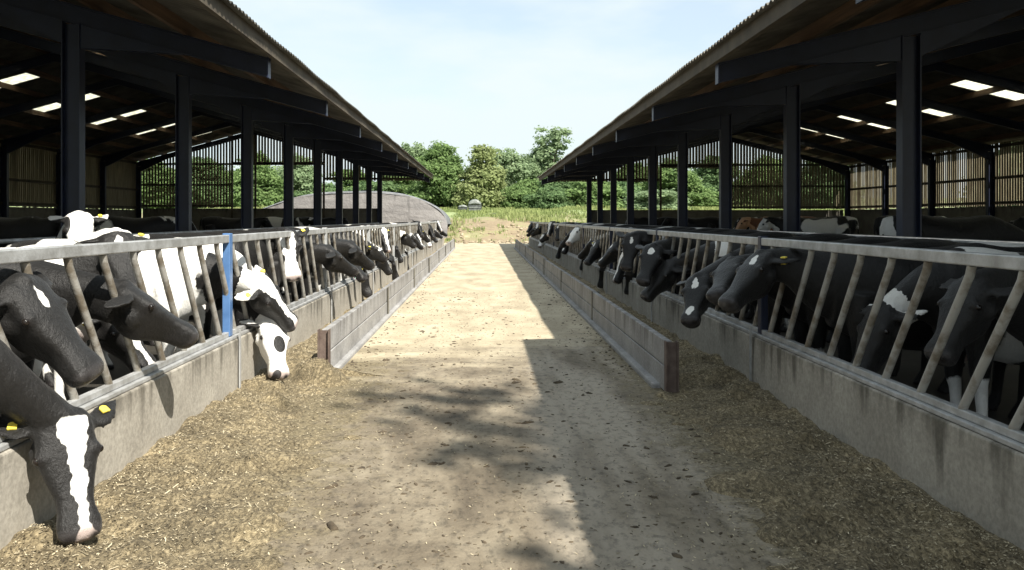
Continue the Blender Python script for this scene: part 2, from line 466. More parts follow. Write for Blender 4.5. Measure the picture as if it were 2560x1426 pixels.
def barn(B, label):
    s = B['s']
    root = tag(empty('cattle_barn', (s * B['post'], 13, 0)), label, 'barn')
    off = Vector((-s * B['post'], -13, 0))
    def fin(mb, name, mat, smooth=False):
        o = mb.build(name, mat, root, smooth); o.location = off; return o
    ks = range(-3, 9)
    fy = [B['y0'] + BAY * k for k in ks]
    # --- roof: corrugated sheet with openings for the skylights
    lat_far_end = B['back'] + .35
    sky_n = (B['ridge'] - 4.6, B['ridge'] - 1.7)
    sky_f = (B['ridge'] + 1.9, B['ridge'] + 4.6)
    sky_y = [(y + BAY/2 - .5, y + BAY/2 + .5) for y in fy[2:-1]]
    P = .16
    ny = int((YB - YA) / (P / 6)); yy = np.linspace(YA, YB, ny + 1)
    cor = .022 * np.cos(2 * np.pi * yy / P)
    lap = 1.45
    lats = [B['E'], B['E'] + 1.1, B['E'] + 2.6, sky_n[0], sky_n[1], B['ridge'], sky_f[0], sky_f[1], lat_far_end]
    hole = np.zeros(ny, bool)
    ym = (yy[:-1] + yy[1:]) / 2
    for a, b in sky_y: hole |= (ym > a) & (ym < b)
    V, F = [], []
    for layer in (0, -.014):
        for la in lats:
            z = roof_z(B, la) + layer
            wob = .012 * np.sin(yy * 1.9 + la) if la == B['E'] else 0
            col = np.stack([np.full(ny + 1, s * la) + s * wob, yy, z + cor], 1)
            V.append(col)
    V = np.concatenate(V); n1 = ny + 1; nl = len(lats)
    def idx(layer, i, j): return layer * nl * n1 + i * n1 + j
    for layer in (0, 1):
        for i in range(nl - 1):
            holed = lats[i] in (sky_n[0], sky_f[0])
            for j in range(ny):
                if holed and hole[j]: continue
                F.append((idx(layer, i, j), idx(layer, i + 1, j), idx(layer, i + 1, j + 1), idx(layer, i, j + 1)))
    for i in (0, nl - 1):
        for j in range(ny):
            F.append((idx(0, i, j), idx(1, i, j), idx(1, i, j + 1), idx(0, i, j + 1)))
    o = link_mesh('roof', V.tolist(), F, M['roof'], root, True); o.location = off
    if s > 0:                                # unseen deeper eave, added to carry the barn's shadow further over the near road
        ne = int((8.6 - YA) / (P / 6)); ye = yy[:ne]
        ext = []
        for layer in (0, -.014):
            for la in (B['E'] - .52, B['E'] + .10):
                ext.append(np.stack([np.full(ne, s * la), ye, roof_z(B, la) - .03 + layer + cor[:ne]], 1))
        EF = []
        for j in range(ne - 1):
            for a_, b_ in ((0, 1), (2, 3), (0, 2), (1, 3)):
                EF.append((a_ * ne + j, b_ * ne + j, b_ * ne + j + 1, a_ * ne + j + 1))
        o = link_mesh('shade_eave', np.concatenate(ext).tolist(), EF, M['roof'], root, True); o.location = off
    # ridge cap
    zr = roof_z(B, B['ridge'])
    fin(MB().prism([(s*B['ridge'] - .35, zr - .05), (s*B['ridge'], zr + .06), (s*B['ridge'] + .35, zr - .05), (s*B['ridge'] + .35, zr - .02), (s*B['ridge'], zr + .1), (s*B['ridge'] - .35, zr - .02)], YA, YB), 'ridge_cap', M['roof'])
    # skylights
    for a, b in sky_y:
        for la, lb in (sky_n, sky_f):
            mb = MB()
            mb.prism([(s*la, roof_z(B, la) - .004), (s*lb, roof_z(B, lb) - .004), (s*lb, roof_z(B, lb) - .001), (s*la, roof_z(B, la) - .001)], a - .02, b + .02)
            fin(mb, 'skylight', M['skylight'])
    # purlins
    la = B['E'] + .12
    pl = []
    while la < B['ridge'] - .2: pl.append(la); la += 1.33
    la = B['ridge'] + .25
    while la < B['back']: pl.append(la); la += 1.33
    for la in pl:
        z = roof_z(B, la) - .042
        fin(MB().box(s*la - .035, s*la + .035, YA + .15, YB - .15, z - .19, z), 'purlin', M['timber'] if la > B['E'] + 1 else M['rail_wood'])
    # frames
    for k, y in zip(ks, fy):
        mb = MB()
        for lo, hi in ((B['rend'], B['ridge']), (B['ridge'], B['back'])):
            t0, t1 = roof_z(B, lo) - .235, roof_z(B, hi) - .235
            D = .27
            mb.prism([(s*lo, t0), (s*hi, t1), (s*hi, t1 - .02), (s*lo, t0 - .02)], y - .075, y + .075)
            mb.prism([(s*lo, t0 - .02), (s*hi, t1 - .02), (s*hi, t1 - D), (s*lo, t0 - D)], y - .008, y + .008)
            mb.prism([(s*lo, t0 - D), (s*hi, t1 - D), (s*hi, t1 - D - .02), (s*lo, t0 - D - .02)], y - .075, y + .075)
        # end plate and haunches
        t = roof_z(B, B['rend']) - .225
        mb.box(s*B['rend'] - .012, s*B['rend'] + .012, y - .08, y + .08, t - .31, t)
        for pc, dirs in ((B['post'] + .14, (-1, 1)), (B['back'] - .14, (-1,))):
            for dr in dirs:
                a = pc + dr * .14; b = pc + dr * 1.7
                za, zb = roof_z(B, a) - .525, roof_z(B, b) - .525
                mb.prism([(s*a, za), (s*b, zb), (s*a, za - .34)], y - .07, y + .07)
        fin(mb, 'rafter', M['blue'])
        mb = MB(); ibeam_post(mb, s*B['post'], s*(B['post'] + .28), y, .19, 0, roof_z(B, B['post'] + .14) - .53)
        fin(mb, 'post', M['blue'])
        mb = MB(); ibeam_post(mb, s*(B['back'] - .28), s*B['back'], y, .17, 0, roof_z(B, B['back'] - .14) - .53)
        fin(mb, 'post', M['blue'])
    # far gable boards
    yg = fy[-1] + .20
    op0, op1, zop, zlow, zwall = B['gable']
    mb = MB(); la = B['E'] + .25
    while la < B['back'] - .1:
        if la < op0 - .05: zb = zlow
        elif la < op1: zb = zop
        else: zb = zwall
        w = (.118 if s < 0 else .145) + random.uniform(-.012, .012)
        z1 = roof_z(B, la + .05) - .30
        if z1 > zb + .1:
            mb.box(s*la, s*(la + w), yg, yg + .022, zb + random.uniform(-.02, .02), z1)
        la += .178
    fin(mb, 'gable_cladding', M['clad'])
    mb = MB()
    for z, a, b in ((zlow + .12, B['E'] + .5, op0), (zop + .12, op0, op1), (zwall + 1.35, op1, B['back'] - .1), (zlow + 1.0, op0, B['back'] - 1.2), (zwall + .1, op1, B['back'] - .1)):
        mb.box(s*a, s*b, yg - .075, yg - .003, z - .06, z + .06)
    for a in (op0, op1, B['ridge']):
        mb.box(s*a - .06, s*a + .06, yg - .15, yg - .08, .02, roof_z(B, a) - .45)
    fin(mb, 'cladding_rail', M['rail_wood'])
    # far low wall and back low wall
    mb = MB().box(s*(B['post'] + .3), s*(B['back'] - .3), yg - .02, yg + .16, 0, zwall - .06)
    mb.box(s*(B['back'] + .02), s*(B['back'] + .18), -6, yg + .16, 0, 2.15)
    fin(mb, 'low_wall', M['low_wall'])
    # back side boards
    mb = MB(); y = -3.0
    while y < yg - .1:
        w = (.158 + random.uniform(-.012, .012)) if s < 0 else (.135 + random.uniform(-.03, .015))
        mb.box(s*(B['back'] + .03), s*(B['back'] + .052), y, y + w, 2.16 + random.uniform(-.02, .03), roof_z(B, B['back']) - .12)
        y += .178
    fin(mb, 'side_cladding', M['clad'])
    mb = MB()
    for z in (2.3, 3.35, roof_z(B, B['back']) - .28):
        mb.box(s*(B['back'] - .06), s*(B['back'] + .027), -3, yg, z - .06, z + .06)
    fin(mb, 'cladding_rail', M['rail_wood'])
    return root
LB['gable'] = (9.6, 15.1, 4.85, 3.9, 2.3)
RB['gable'] = (10.5, 14.3, 4.62, 3.82, 2.2)
barn(LB, 'open fronted cattle barn with blue steel posts along the left of the road')
barn(RB, 'open fronted cattle barn in deep shade along the right of the road')

# ------------------------------------------------------------------ feed walls and barriers
def feed_wall(x_front, s, label):
    a, b = x_front, x_front + s * .16
    mb = MB()
    y = -3.0
    pts = []
    o = MB().box(min(a, b), max(a, b), -3, 49.0, -.02, .533).build('feed_wall', M['feed_wall'])
    bevel(o, .012)
    return tag(o, label, 'wall')
XL, XR = -2.28, 2.54
feed_wall(XL, -1, 'low sunlit concrete feed wall under the left barrier')
feed_wall(XR, 1, 'low shaded concrete feed wall under the right barrier')

def barrier(xf, s, zt, py0, label):
    xc = xf + s * .07
    root = tag(empty('feed_barrier', (xc, 8, .533)), label, 'feed barrier')
    off = (-xc, -8, -.533)
    def fin(mb, name, mat, smooth=False, bv=0):
        o = mb.build(name, mat, root, smooth); o.location = off
        if bv: bevel(o, bv)
        return o
    y0, y1 = py0 - 2 * BAY, 48.8
    fin(MB().box(xc - .03, xc + .03, y0, y1, zt - .036, zt + .036), 'top_rail', M['galv'], bv=.008)
    mb = MB()
    mb.box(xc - .055, xc + .055, y0, y1, .536, .566)
    mb.box(xc - .025, xc + .025, y0, y1, .568, .612)
    fin(mb, 'bottom_rail', M['galv'], bv=.006)
    n = 0
    y = 2.15 if s < 0 else 2.35
    while y < y1 - .6 and n < 100:
        fin(MB().tube([(xc, y, zt - .034), (xc, y + .02, zt - .09), (xc, y + .54, .610)], .024, 10, False), 'bar', M['bar'], True)
        y += .45; n += 1
    p = py0
    while p < y1 + .3:
        q = min(p, y1 - .05)
        mb = MB().box(xc - .035, xc + .035, q - .045, q + .045, .57, zt + .05)
        o = fin(mb, 'post', (M['bright_blue'] if p < 9 else M['galv']) if s < 0 else M['blue'], bv=.006)
        f = xf - s * .018
        mb = MB().box(min(f, f - s*.012), max(f, f - s*.012), q + .055, q + .09, 0, .62)
        mb.box(xc - .02, xc + .02, q + .05, q + .088, .62, zt)
        fin(mb, 'upright', M['galv'])
        p += BAY
    return root
barrier(XL, -1, 1.462, 7.88, 'galvanised diagonal bar feed barrier with one bright blue post, on sunlit left wall')
barrier(XR, 1, 1.432, 8.05, 'galvanised diagonal bar feed barrier on the shaded right wall')

# rear rails along the barn posts
def rear_rail(B, label):
    s = B['s']; x = s * (B['post'] - .06)
    root = tag(empty('stall_rail', (x, 13, 0)), label, 'rail')
    off = (-x, -13, 0)
    for z in (1.36, .82):
        o = MB().tube([(x, -2, z), (x, 49.4, z)], .03, 8).build('rail', M['galv'], root, True); o.location = off
    y = 3.0
    while y < 49:
        o = MB().tube([(x, y, 1.33), (x, y + .22, .6), (x, y + .22, .0)], .022, 6).build('upright', M['bar'], root, True); o.location = off
        y += 1.2
    return root
rear_rail(LB, 'galvanised rail running along the blue posts of the left barn')
rear_rail(RB, 'galvanised rail running along the blue posts of the right barn')

# ------------------------------------------------------------------ plank kerbs beside the road
def kerb(xb, s, y0, y1, label):
    root = tag(empty('board_fence', (xb, y0, 0)), label, 'board fence')
    off = (-xb, -y0, 0)
    L = 5.45; y = y0 + .05; i = 0
    rnd = random.Random(3 + int(xb > 0))
    def post(yp, m='low_wall'):
        mb = MB()
        for a, b in ((-.055, -.042), (.052, .065)):
            mb.box(xb + a, xb + b, yp - .045, yp + .045, -.02, .50)
        mb.box(xb - .042, xb + .052, yp - .006, yp + .006, -.02, .49)
        o = mb.build('post', M[m], root); o.location = off
    mb = MB()
    # end post seen face on
    post(y0, 'rust')
    while y < y1 - 1:
        yb = min(y + L, y1)
        dz = rnd.uniform(-.012, .012); dx = rnd.uniform(-.008, .008)
        for z0, z1, w in ((0.262 + dz, .497 + dz, .034), (.02 + dz, .252 + dz, .038)):
            a, b = y + .02, yb - .02
            o = MB().box(xb - w + dx, xb + w + dx, a, b, z0, z1).build('plank', M['board'], root); o.location = off
            bevel(o, .008)
        if yb < y1 - .1: post(yb)
        y = yb
    o = MB().box(xb - .12, xb + .10, y0 + .3, y1, -.02, .05).build('plinth', M['board'], root); o.location = off; bevel(o, .02)
    return root
kerb(-1.66, -1, 8.9, 47.5, 'knee high sunlit board fence between the road and the left feed')
kerb(1.75, 1, 8.05, 47.5, 'knee high shaded board fence between the road and the right feed')

# ------------------------------------------------------------------ feed
def feed_h(x, y, side):
    """height of the feed heap; negative = none"""
    wall = XL if side < 0 else XR
    d = abs(x - wall)                          # distance from the wall towards the road
    if side < 0:
        reach = .60 if y > 9.2 else .60 + (9.2 - y) * .14
    else:
        reach = .76 if y > 8.4 else .76 + (8.4 - y) * .075
    reach += .30 * mnoise.noise(Vector((x * .9, y * 1.1, 2.2 * side))) + .16 * mnoise.noise(Vector((x * 4, y * 4, 5)))
    t = d / max(reach, .1)
    if y > 9.2: prof = .10 * (1 - .5 * t)
    else: prof = .075 * max(0, 1 - t) ** .6 if t < 1 else -.03
    prof += .055 * mnoise.noise(Vector((x * 3.2, y * 3.2, 1))) * (1 if t < 1 else 0)
    prof += .018 * mnoise.noise(Vector((x * 11, y * 11, 4)))
    for cx, cy, r, h in FEED_LUMPS:
        q = ((x - cx) ** 2 + (y - cy) ** 2) / (r * r)
        if q < 1: prof += h * (1 - q)
    return prof
FEED_LUMPS = [(-1.62, 8.62, .30, .20), (-1.9, 8.9, .35, .12), (2.3, 9.3, .4, .10), (1.62, 5.3, .30, .10), (-2.0, 6.6, .4, .05), (1.95, 6.4, .4, .06), (2.2, 8.6, .45, .10), (-1.95, 9.6, .4, .08)]
_fr = random.Random(21)
for _ in range(90):
    _s = _fr.choice((-1, 1)); _y = _fr.uniform(3.6, 8.6)
    _x = XL + abs(_fr.gauss(.1, .5)) if _s < 0 else XR - abs(_fr.gauss(.1, .45))
    FEED_LUMPS.append((_x, _y, _fr.uniform(.06, .2), _fr.uniform(.02, .055)))
def feed(side, label):
    wall = XL if side < 0 else XR
    V, F = [], []
    ys = list(np.arange(2.6, 10, .035)) + list(np.arange(10, 20, .09)) + list(np.arange(20, 47.6, .3))
    for_n = 42
    for y in ys:
        inner = (-1.62 if side < 0 else 1.71) if y > (9.0 if side < 0 else 8.15) else (-.55 if side < 0 else 1.05)
        for i in range(for_n + 1):
            x = wall + (inner - wall) * i / for_n
            V.append((x, y, feed_h(x, y, side)))
    for j in range(len(ys) - 1):
        for i in range(for_n):
            a = j * (for_n + 1) + i
            F.append((a, a + 1, a + for_n + 2, a + for_n + 1) if side < 0 else (a, a + for_n + 1, a + for_n + 2, a + 1))
    return tag(link_mesh('silage_feed', V, F, M['feed'], None, True), label, 'feed', None, 'stuff')
feed(-1, 'chopped brown silage spread along the foot of the left feed wall')
feed(1, 'chopped brown silage spread along the foot of the right feed wall')

def quads(name, C, U, W, tone, mat):
    """one mesh of quads with centres C and half axes U, W; tone = attribute per face"""
    n = len(C)
    V = np.stack([C - U - W, C + U - W, C + U + W, C - U + W], 1).reshape(-1, 3)
    me = bpy.data.meshes.new(name)
    me.vertices.add(4 * n); me.vertices.foreach_set('co', V.astype(np.float32).ravel())
    me.loops.add(4 * n); me.loops.foreach_set('vertex_index', np.arange(4 * n, dtype=np.int32))
    me.polygons.add(n); me.polygons.foreach_set('loop_start', np.arange(0, 4 * n, 4, dtype=np.int32))
    a = me.attributes.new('tone', 'FLOAT', 'FACE'); a.data.foreach_set('value', tone.astype(np.float32))
    me.materials.append(mat); me.update(); me.validate()
    return me

# loose bits of straw and chopped maize over the feed and the road
bits = []
for k in range(42000):
    side = -1 if rng.random() < .5 else 1
    y = 3.0 + 12 * rng.random() ** 1.7
    if side < 0: x = XL + .03 + abs(rng.normal(0, .62 if y < 9.2 else .35))
    else: x = XR - .03 - abs(rng.normal(0, .62 if y < 8.3 else .35))
    if side < 0 and y > 8.8 and x > -1.72: continue
    if side > 0 and y > 8.0 and x < 1.81: continue
    z = max(feed_h(x, y, side), 0) + .008
    bits.append((x, y, z, 0))
for k in range(3800):
    y = 3.2 + 13 * rng.random() ** 1.5; x = rng.uniform(-1.5, 1.65)
    bits.append((x, y, .006, 1))
bits = np.array(bits); nb = len(bits)
an = rng.uniform(0, math.pi, nb); ln = rng.uniform(.003, .009, nb) * np.where(rng.random(nb) < .05, 3.0, 1); wd = rng.uniform(.0015, .0034, nb)
tl = rng.uniform(-.5, .5, nb)
U = np.stack([np.cos(an) * ln, np.sin(an) * ln, tl * ln], 1)
W = np.stack([-np.sin(an) * wd, np.cos(an) * wd, rng.uniform(-.5, .5, nb) * wd], 1)
me = quads('straw_bits', bits[:, :3], U, W, rng.random(nb) ** 1.8, M['straw'])
o = bpy.data.objects.new('straw_bits', me); COL.objects.link(o)
tag(o, 'loose pale chopped straw bits scattered over feed and road', 'straw', None, 'stuff')

# dark crumbs of muck on the road
M['muck'] = blotch('dried_muck', (.035, .026, .016), (.10, .075, .045), 14, .9, .4, 50)
mb = MB(); rr = random.Random(5)
for k in range(2600):
    y = 3.3 + 16 * rr.random() ** 1.5; x = rr.uniform(-1.55, 1.66)
    if rr.random() < .2: x = rr.gauss(-.45, .3)
    r = rr.uniform(.003, .010) * (2.2 if rr.random() < .16 else 1) * (2.0 if rr.random() < .06 else 1)
    a = rr.uniform(0, 6.28); e = rr.uniform(.5, 1)
    jt = [rr.uniform(.55, 1.3) for _ in range(8)]
    ring = []
    for h, q in ((-.003, 1.0), (r * .30, .8), (r * .5, .35)):
        ring.append([(x + r * q * jt[i] * (1.7 * math.cos(t) * math.cos(a) - e * math.sin(t) * math.sin(a)), y + r * q * jt[i] * (1.7 * math.cos(t) * math.sin(a) + e * math.sin(t) * math.cos(a)), h * jt[(i + 3) % 8]) for i, t in enumerate([6.283 * i / 8 for i in range(8)])])
    mb.rings(ring)
for k in range(420):                         # scraps swept up against the foot of the boards
    sd = -1 if k % 2 else 1
    y = 9.2 + 30 * rr.random() ** 1.6; x = (-1.53 + abs(rr.gauss(0, .16))) if sd < 0 else (1.63 - abs(rr.gauss(0, .16)))
    r = rr.uniform(.006, .022)
    jt = [rr.uniform(.5, 1.4) for _ in range(8)]
    mb.rings([[(x + r * q * jt[i] * math.cos(t), y + 1.5 * r * q * jt[i] * math.sin(t), h * jt[(i + 3) % 8]) for i, t in enumerate([6.283 * i / 8 for i in range(8)])] for h, q in ((-.003, 1.0), (r * .3, .8), (r * .5, .35))])
tag(mb.build('muck_crumbs', M['muck'], None, True), 'dark dried crumbs of muck scattered over the road', 'muck', None, 'stuff')
# ------------------------------------------------------------------ silage clamp and field clutter
def PX(px, Y): return (px - 1210) * Y / 2150
def PZ(py, Y): return 1.65 - (py - 546) * Y / 2150

def m_sheet():
    m, n, l, b = new_mat('clamp_sheet')
    v = obj_coord(n, l)
    r = ramp(n, [(.3, (.095, .088, .085)), (.6, (.16, .15, .143))]); l.new(noise_tex(n, l, obj_coord(n, l, (.6, .6, 2.5)), 1.4, 7, .65), r.inputs[0])
    st = ramp(n, [(.62, 0.0), (.70, .7)]); l.new(noise_tex(n, l, obj_coord(n, l, (2.2, 1, .25)), .9, 3, .5), st.inputs[0])
    l.new(mix_rgb(n, l, st.outputs[0], r.outputs[0], (.075, .07, .066)), b.inputs['Base Color'])
    b.inputs['Roughness'].default_value = .6
    add_bump(n, l, b, noise_tex(n, l, v, 3, 6, .7), .6, .12)
    return m
M['clamp'] = m_sheet()
M['clamp_top'] = blotch('clamp_top_sheet', (.08, .085, .092), (.22, .225, .235), 1.2, .5, .5, 6, dist=.08)
prof = []                                   # outline of the heap's face, in the photo at about 62 m
for px, py in ((560, 552), (592, 536), (640, 524), (690, 504), (740, 488), (800, 479), (860, 476), (920, 475), (970, 478), (1010, 484), (1045, 494), (1075, 506), (1100, 522), (1112, 540), (1118, 560)):
    prof.append((PX(px, 62), PZ(py, 62)))
root = tag(empty('silage_clamp', (-9, 62, 0)), 'long rounded silage clamp under grey sheeting behind the left barn', 'silage clamp')
V, F = [], []
rows = [(0, 1, 0), (.25, 1.0, 0), (.9, .99, 0), (4, .98, 0), (9, .95, 0), (16, .7, 0)]
np_ = len(prof)
face = [(x, 62.0 + .35 * mnoise.noise(Vector((x * .4, 0, 1))), -.1) for x, z in prof] + [(x, 62.25 + .25 * mnoise.noise(Vector((x * .5, .5, z))), z * .5) for x, z in prof] + [(x, 62.6 + .2 * mnoise.noise(Vector((x * .5, .5, z))), z * .97) for x, z in prof]
for r in range(2):
    for i in range(np_ - 1):
        a = r * np_ + i; F.append((a, a + 1, a + np_ + 1, a + np_))
o = link_mesh('heap_face', face, F, M['clamp'], root, True); o.location = (9, -62, 0)
V, F = [], []
for k, (dy, sc, _) in enumerate(rows):
    for x, z in prof:
        zz = z * sc + .07 * mnoise.noise(Vector((x * 1.3, dy * 1.3, 2)))
        if k == 0: zz = z * .95
        V.append((x, 62.52 + dy, zz))
for r in range(len(rows) - 1):
    for i in range(np_ - 1):
        a = r * np_ + i; F.append((a, a + 1, a + np_ + 1, a + np_))
o = link_mesh('top_sheet', V, F, M['clamp_top'], root, True); o.location = (9, -62, 0)
sub = o.modifiers.new('sub', 'SUBSURF'); sub.levels = 2; sub.render_levels = 2
def zclamp(x):
    for (a, za), (b, zb) in zip(prof, prof[1:]):
        if a <= x <= b: return za + (zb - za) * (x - a) / (b - a)
    return 0
# wrapped bale, low bale and tyre on the dirt bank
def bale(name, px, py, Y, w, h, L, label, cat, mat, band):
    x = PX(px, Y); zb = PZ(py, Y) - .08
    root = tag(empty(name, (x, Y, zb)), label, cat)
    ringp = []
    mb = MB()
    n = 20
    secs = [(-L/2, .80), (-L/2 + .06, .95), (-L*.25, 1.0), (0, .985), (L*.25, 1.0), (L/2 - .06, .95), (L/2, .80)]
    mb.rings([[(w/2 * q * math.cos(6.283*k/n) * (1 + .02 * math.sin(5*k)), d, h/2 + h/2 * q * math.sin(6.283*k/n)) for k in range(n)] for d, q in secs])
    mb.build('wrap', mat, root, True)
    m2 = MB()
    a0 = math.pi * .10
    m2.rings([[(w/2 * q * math.cos(a0 + (math.pi - 2*a0) * k / 11) * 1.025, d, h/2 + h/2 * q * math.sin(a0 + (math.pi - 2*a0) * k / 11) * (1.03 + .015 * math.sin(3*k))) for k in range(12)] for d, q in ((-L*.53, .74), (-L*.50, .92), (-L*.25, 1.01), (L*.3, 1.01))])
    m2.build('pale_sheet', band, root, True)
    if h > 1:
        m3 = MB()
        for zz in (.22, .40):
            m3.box(-w*.44, w*.44, -L/2 - .03, -L/2 + .1, h*zz, h*zz + .07)
        m3.build('net_band', band, root)
M['wrap'] = blotch('dark_bale_wrap', (.035, .04, .04), (.10, .11, .10), 5, .4, .3, 14, dist=.04)
M['wrap_pale'] = blotch('pale_bale_wrap', (.09, .10, .09), (.24, .26, .24), 5, .45, .3, 14)
bale('wrapped_bale', 1187, 532, 80, 1.28, 1.30, 1.3, 'large dark wrapped round bale with pale top on the dirt bank', 'bale', M['wrap'], M['wrap_pale'])
bale('wrapped_bale', 1157, 527, 82, .95, .62, 1.0, 'small low dark bale beside the large wrapped bale', 'bale', M['wrap'], M['wrap_pale'])
x, y = PX(1226, 76), 76
mb = MB(); mb.tube([(x + .42 * math.cos(t), y + .42 * math.sin(t), hfield(x, y) + .10 + .05 * math.cos(t)) for t in [6.283*q/14 for q in range(15)]], .10, 7, False)
tag(mb.build('tyre', M['tyre'], None, True), 'lone tyre lying on bare soil below the wrapped bale', 'tyre')

# rubble and clods where the road runs into the field
mb = MB(); rr = random.Random(9)
for k in range(420):
    x = rr.uniform(-4, 9); y = rr.uniform(55.5, 68); r = rr.uniform(.03, .12) * (1 if k % 14 else 1.8)
    z = max(hfield(x, y), 0) if y > 57 else 0
    mb.ball((x, y, z + r * .2), r * rr.uniform(.8, 1.5), r * rr.uniform(.8, 1.5), r * .6, 6, 4)
M['clod'] = blotch('dry_clods', (.20, .155, .10), (.44, .37, .26), .9, .95, .5, 14)
tag(mb.build('clods', M['clod'], None, True), 'pale dry clods and rubble at the far end of the road', 'rubble', None, 'stuff')

# rough grass and weeds on the bank
C, U, W, T = [], [], [], []
rr = np.random.default_rng(4)
nt = 13000
gy = 59 + 39 * rr.random(nt) ** 1.1; gx = rr.uniform(-26, 34, nt)
for x, y in zip(gx, gy):
    dens = mnoise.noise(Vector((x * .16, y * .16, 0)))
    if y < 73 and -2.0 < x < 9 and dens < .12 and rr.random() < .93: continue
    if -19 < x < -2.6 and y < 81: continue
    z = hfield(x, y); h = rr.uniform(.10, .32) * (1.7 if dens > .25 else 1)
    for q in range(7):
        a = rr.uniform(0, 6.28); lean = rr.uniform(0, .45)
        up = np.array([math.cos(a) * lean, math.sin(a) * lean, 1]) * h / 2
        w = np.array([-math.sin(a + rr.uniform(-1, 1)), math.cos(a), 0]) * rr.uniform(.012, .035)
        c = np.array([x + rr.uniform(-.25, .25), y + rr.uniform(-.25, .25), z]) + up * .9
        C.append(c); U.append(w); W.append(up); T.append(rr.random() * .6 + .35 * max(0, dens + .3))
me = quads('rough_grass', np.array(C), np.array(U), np.array(W), np.clip(np.array(T), 0, 1), M['grass'])
o = bpy.data.objects.new('rough_grass', me); COL.objects.link(o)
tag(o, 'rough yellow green grass and weeds covering the bank behind the road', 'grass', None, 'stuff')

# ------------------------------------------------------------------ trees
def crown(seed, H, Wd, base, nclump, leaf, per, open_=0.0, lobes=None):
    """leaf faces (unit tree: height H, width Wd, first leaves at base)"""
    g = np.random.default_rng(seed)
    C, U, W, T = [], [], [], []
    cs = []
    nl = lobes or 7
    lob = []
    for i in range(nl):
        a = g.uniform(0, 6.28); rr_ = g.uniform(.12, .34) * Wd; zz = base + (H - base) * g.uniform(.06, .80)
        fall = math.sqrt(max(.15, 1 - abs((zz - base) / (H - base) - .42) ** 2 * 2.2))
        lob.append((rr_ * math.cos(a) * fall, rr_ * math.sin(a) * fall, zz, g.uniform(.17, .28) * Wd * fall, g.uniform(.13, .22) * (H - base)))
    lob.append((0, 0, base + (H - base) * .82, .22 * Wd, .18 * (H - base)))
    lob.append((0, 0, base + (H - base) * .45, .30 * Wd, .30 * (H - base)))
    lob.append((0, 0, base + (H - base) * .18, .40 * Wd, .18 * (H - base)))
    for i in range(nclump):
        lx, ly, lz, lr, lh = lob[int(g.integers(len(lob)))]
        d = g.normal(size=3); d /= np.linalg.norm(d)
        q = g.uniform(.55, 1.05)
        c = np.array([lx + d[0] * lr * q, ly + d[1] * lr * q, lz + d[2] * lh * q])
        if c[2] < base * .7: continue
        if open_ and math.sin(c[0] * 1.9 + seed) * math.sin(c[2] * 1.7) * math.sin(c[1] * 1.3 + 1) > .55 - open_: continue
        tone0 = g.uniform(.1, .75)
        r = g.uniform(.35, .75)
        m = int(per * g.uniform(.6, 1.3))
        p = g.normal(size=(m, 3)) * np.array([r, r, r * .62]) * .6 + c
        nrm = p - c + np.array([0, 0, .35]); nrm += g.normal(size=(m, 3)) * .45
        nrm /= np.linalg.norm(nrm, axis=1)[:, None]
        t = np.cross(nrm, g.normal(size=(m, 3))); t /= np.linalg.norm(t, axis=1)[:, None]
        b = np.cross(nrm, t)
        s = (leaf * g.uniform(.6, 1.3, m))[:, None]
        C.append(p); U.append(t * s); W.append(b * s * .62); T.append(np.clip(tone0 + g.uniform(-.12, .12, m), 0, 1))
    return np.concatenate(C), np.concatenate(U), np.concatenate(W), np.concatenate(T), lob

def trunk(H, base, lob, r0, seed):
    g = random.Random(seed); mb = MB()
    top = base + (H - base) * .7
    sp = [Vector((.15 * math.sin(i * 1.3 + seed) * i / 5, .15 * math.cos(i + seed) * i / 5, top * i / 6 - .2)) for i in range(7)]
    mb.tube(sp, [r0 * (1.35 if i == 0 else 1 - i * .125) for i in range(7)], 8)
    for lx, ly, lz, lr, lh in lob:
        k = min(5, max(1, int(6 * (lz * .55) / top)))
        a = sp[k]; b = Vector((lx, ly, lz)); m = a.lerp(b, .5) + Vector((0, 0, .3))
        mb.tube([a, m, b], [r0 * .42, r0 * .26, r0 * .07], 6)
    return mb

TREE_SHAPES = {}
def tree(name, shape, px, ytop, wpx, ybase, Y, mat, label, group):
    key = (shape, mat)
    H = (ybase - ytop) * Y / 2150; Wd = wpx * Y / 2150
    x = PX(px, Y)
    if key not in TREE_SHAPES:
        sd, uh, uw, base, ncl, op, lobes = SHAPES[shape]
        C, U, W, T, lob = crown(sd, uh, uw, base, ncl, .15, 36, op, lobes)
        TREE_SHAPES[key] = (quads('crown', C, U, W, T, M[mat]), trunk(uh, base, lob, .035 * uh ** .9 * .55 + .06, sd), uh, uw)
        tm = TREE_SHAPES[key][1]
        me2 = bpy.data.meshes.new('trunk'); me2.from_pydata(tm.v, [], tm.f); me2.materials.append(M['bark'])
        me2.polygons.foreach_set('use_smooth', [True] * len(me2.polygons))
        TREE_SHAPES[key] = (TREE_SHAPES[key][0], me2, uh, uw)
    cm, tm, uh, uw = TREE_SHAPES[key]
    z = hfield(x, Y) if Y > 57 else -.05
    root = tag(empty(name, (x, Y, z)), label, 'tree' if name != 'bush' else 'bush', group)
    zs = (PZ(ytop, Y) - z) / uh
    root.scale = (Wd / uw, Wd / uw, zs)
    root.rotation_euler = (0, 0, (px * .37) % 6.28)
    for nm, m_ in (('crown', cm), ('trunk', tm)):
        o = bpy.data.objects.new(nm, m_); COL.objects.link(o); o.parent = root
    return root
SHAPES = {  # seed, height, width, first leaves, clumps, openness, lobes
    'round': (3, 9, 8, .2, 900, .0, 11), 'wide': (5, 8.5, 9, .1, 900, .0, 12), 'tall': (8, 12.5, 6.5, 1.6, 520, .32, 10),
    'loose': (13, 9, 6.5, .3, 560, .16, 9), 'low': (21, 4.2, 7, .0, 560, .0, 9), 'willow': (17, 9, 6.2, .0, 760, .06, 9)}
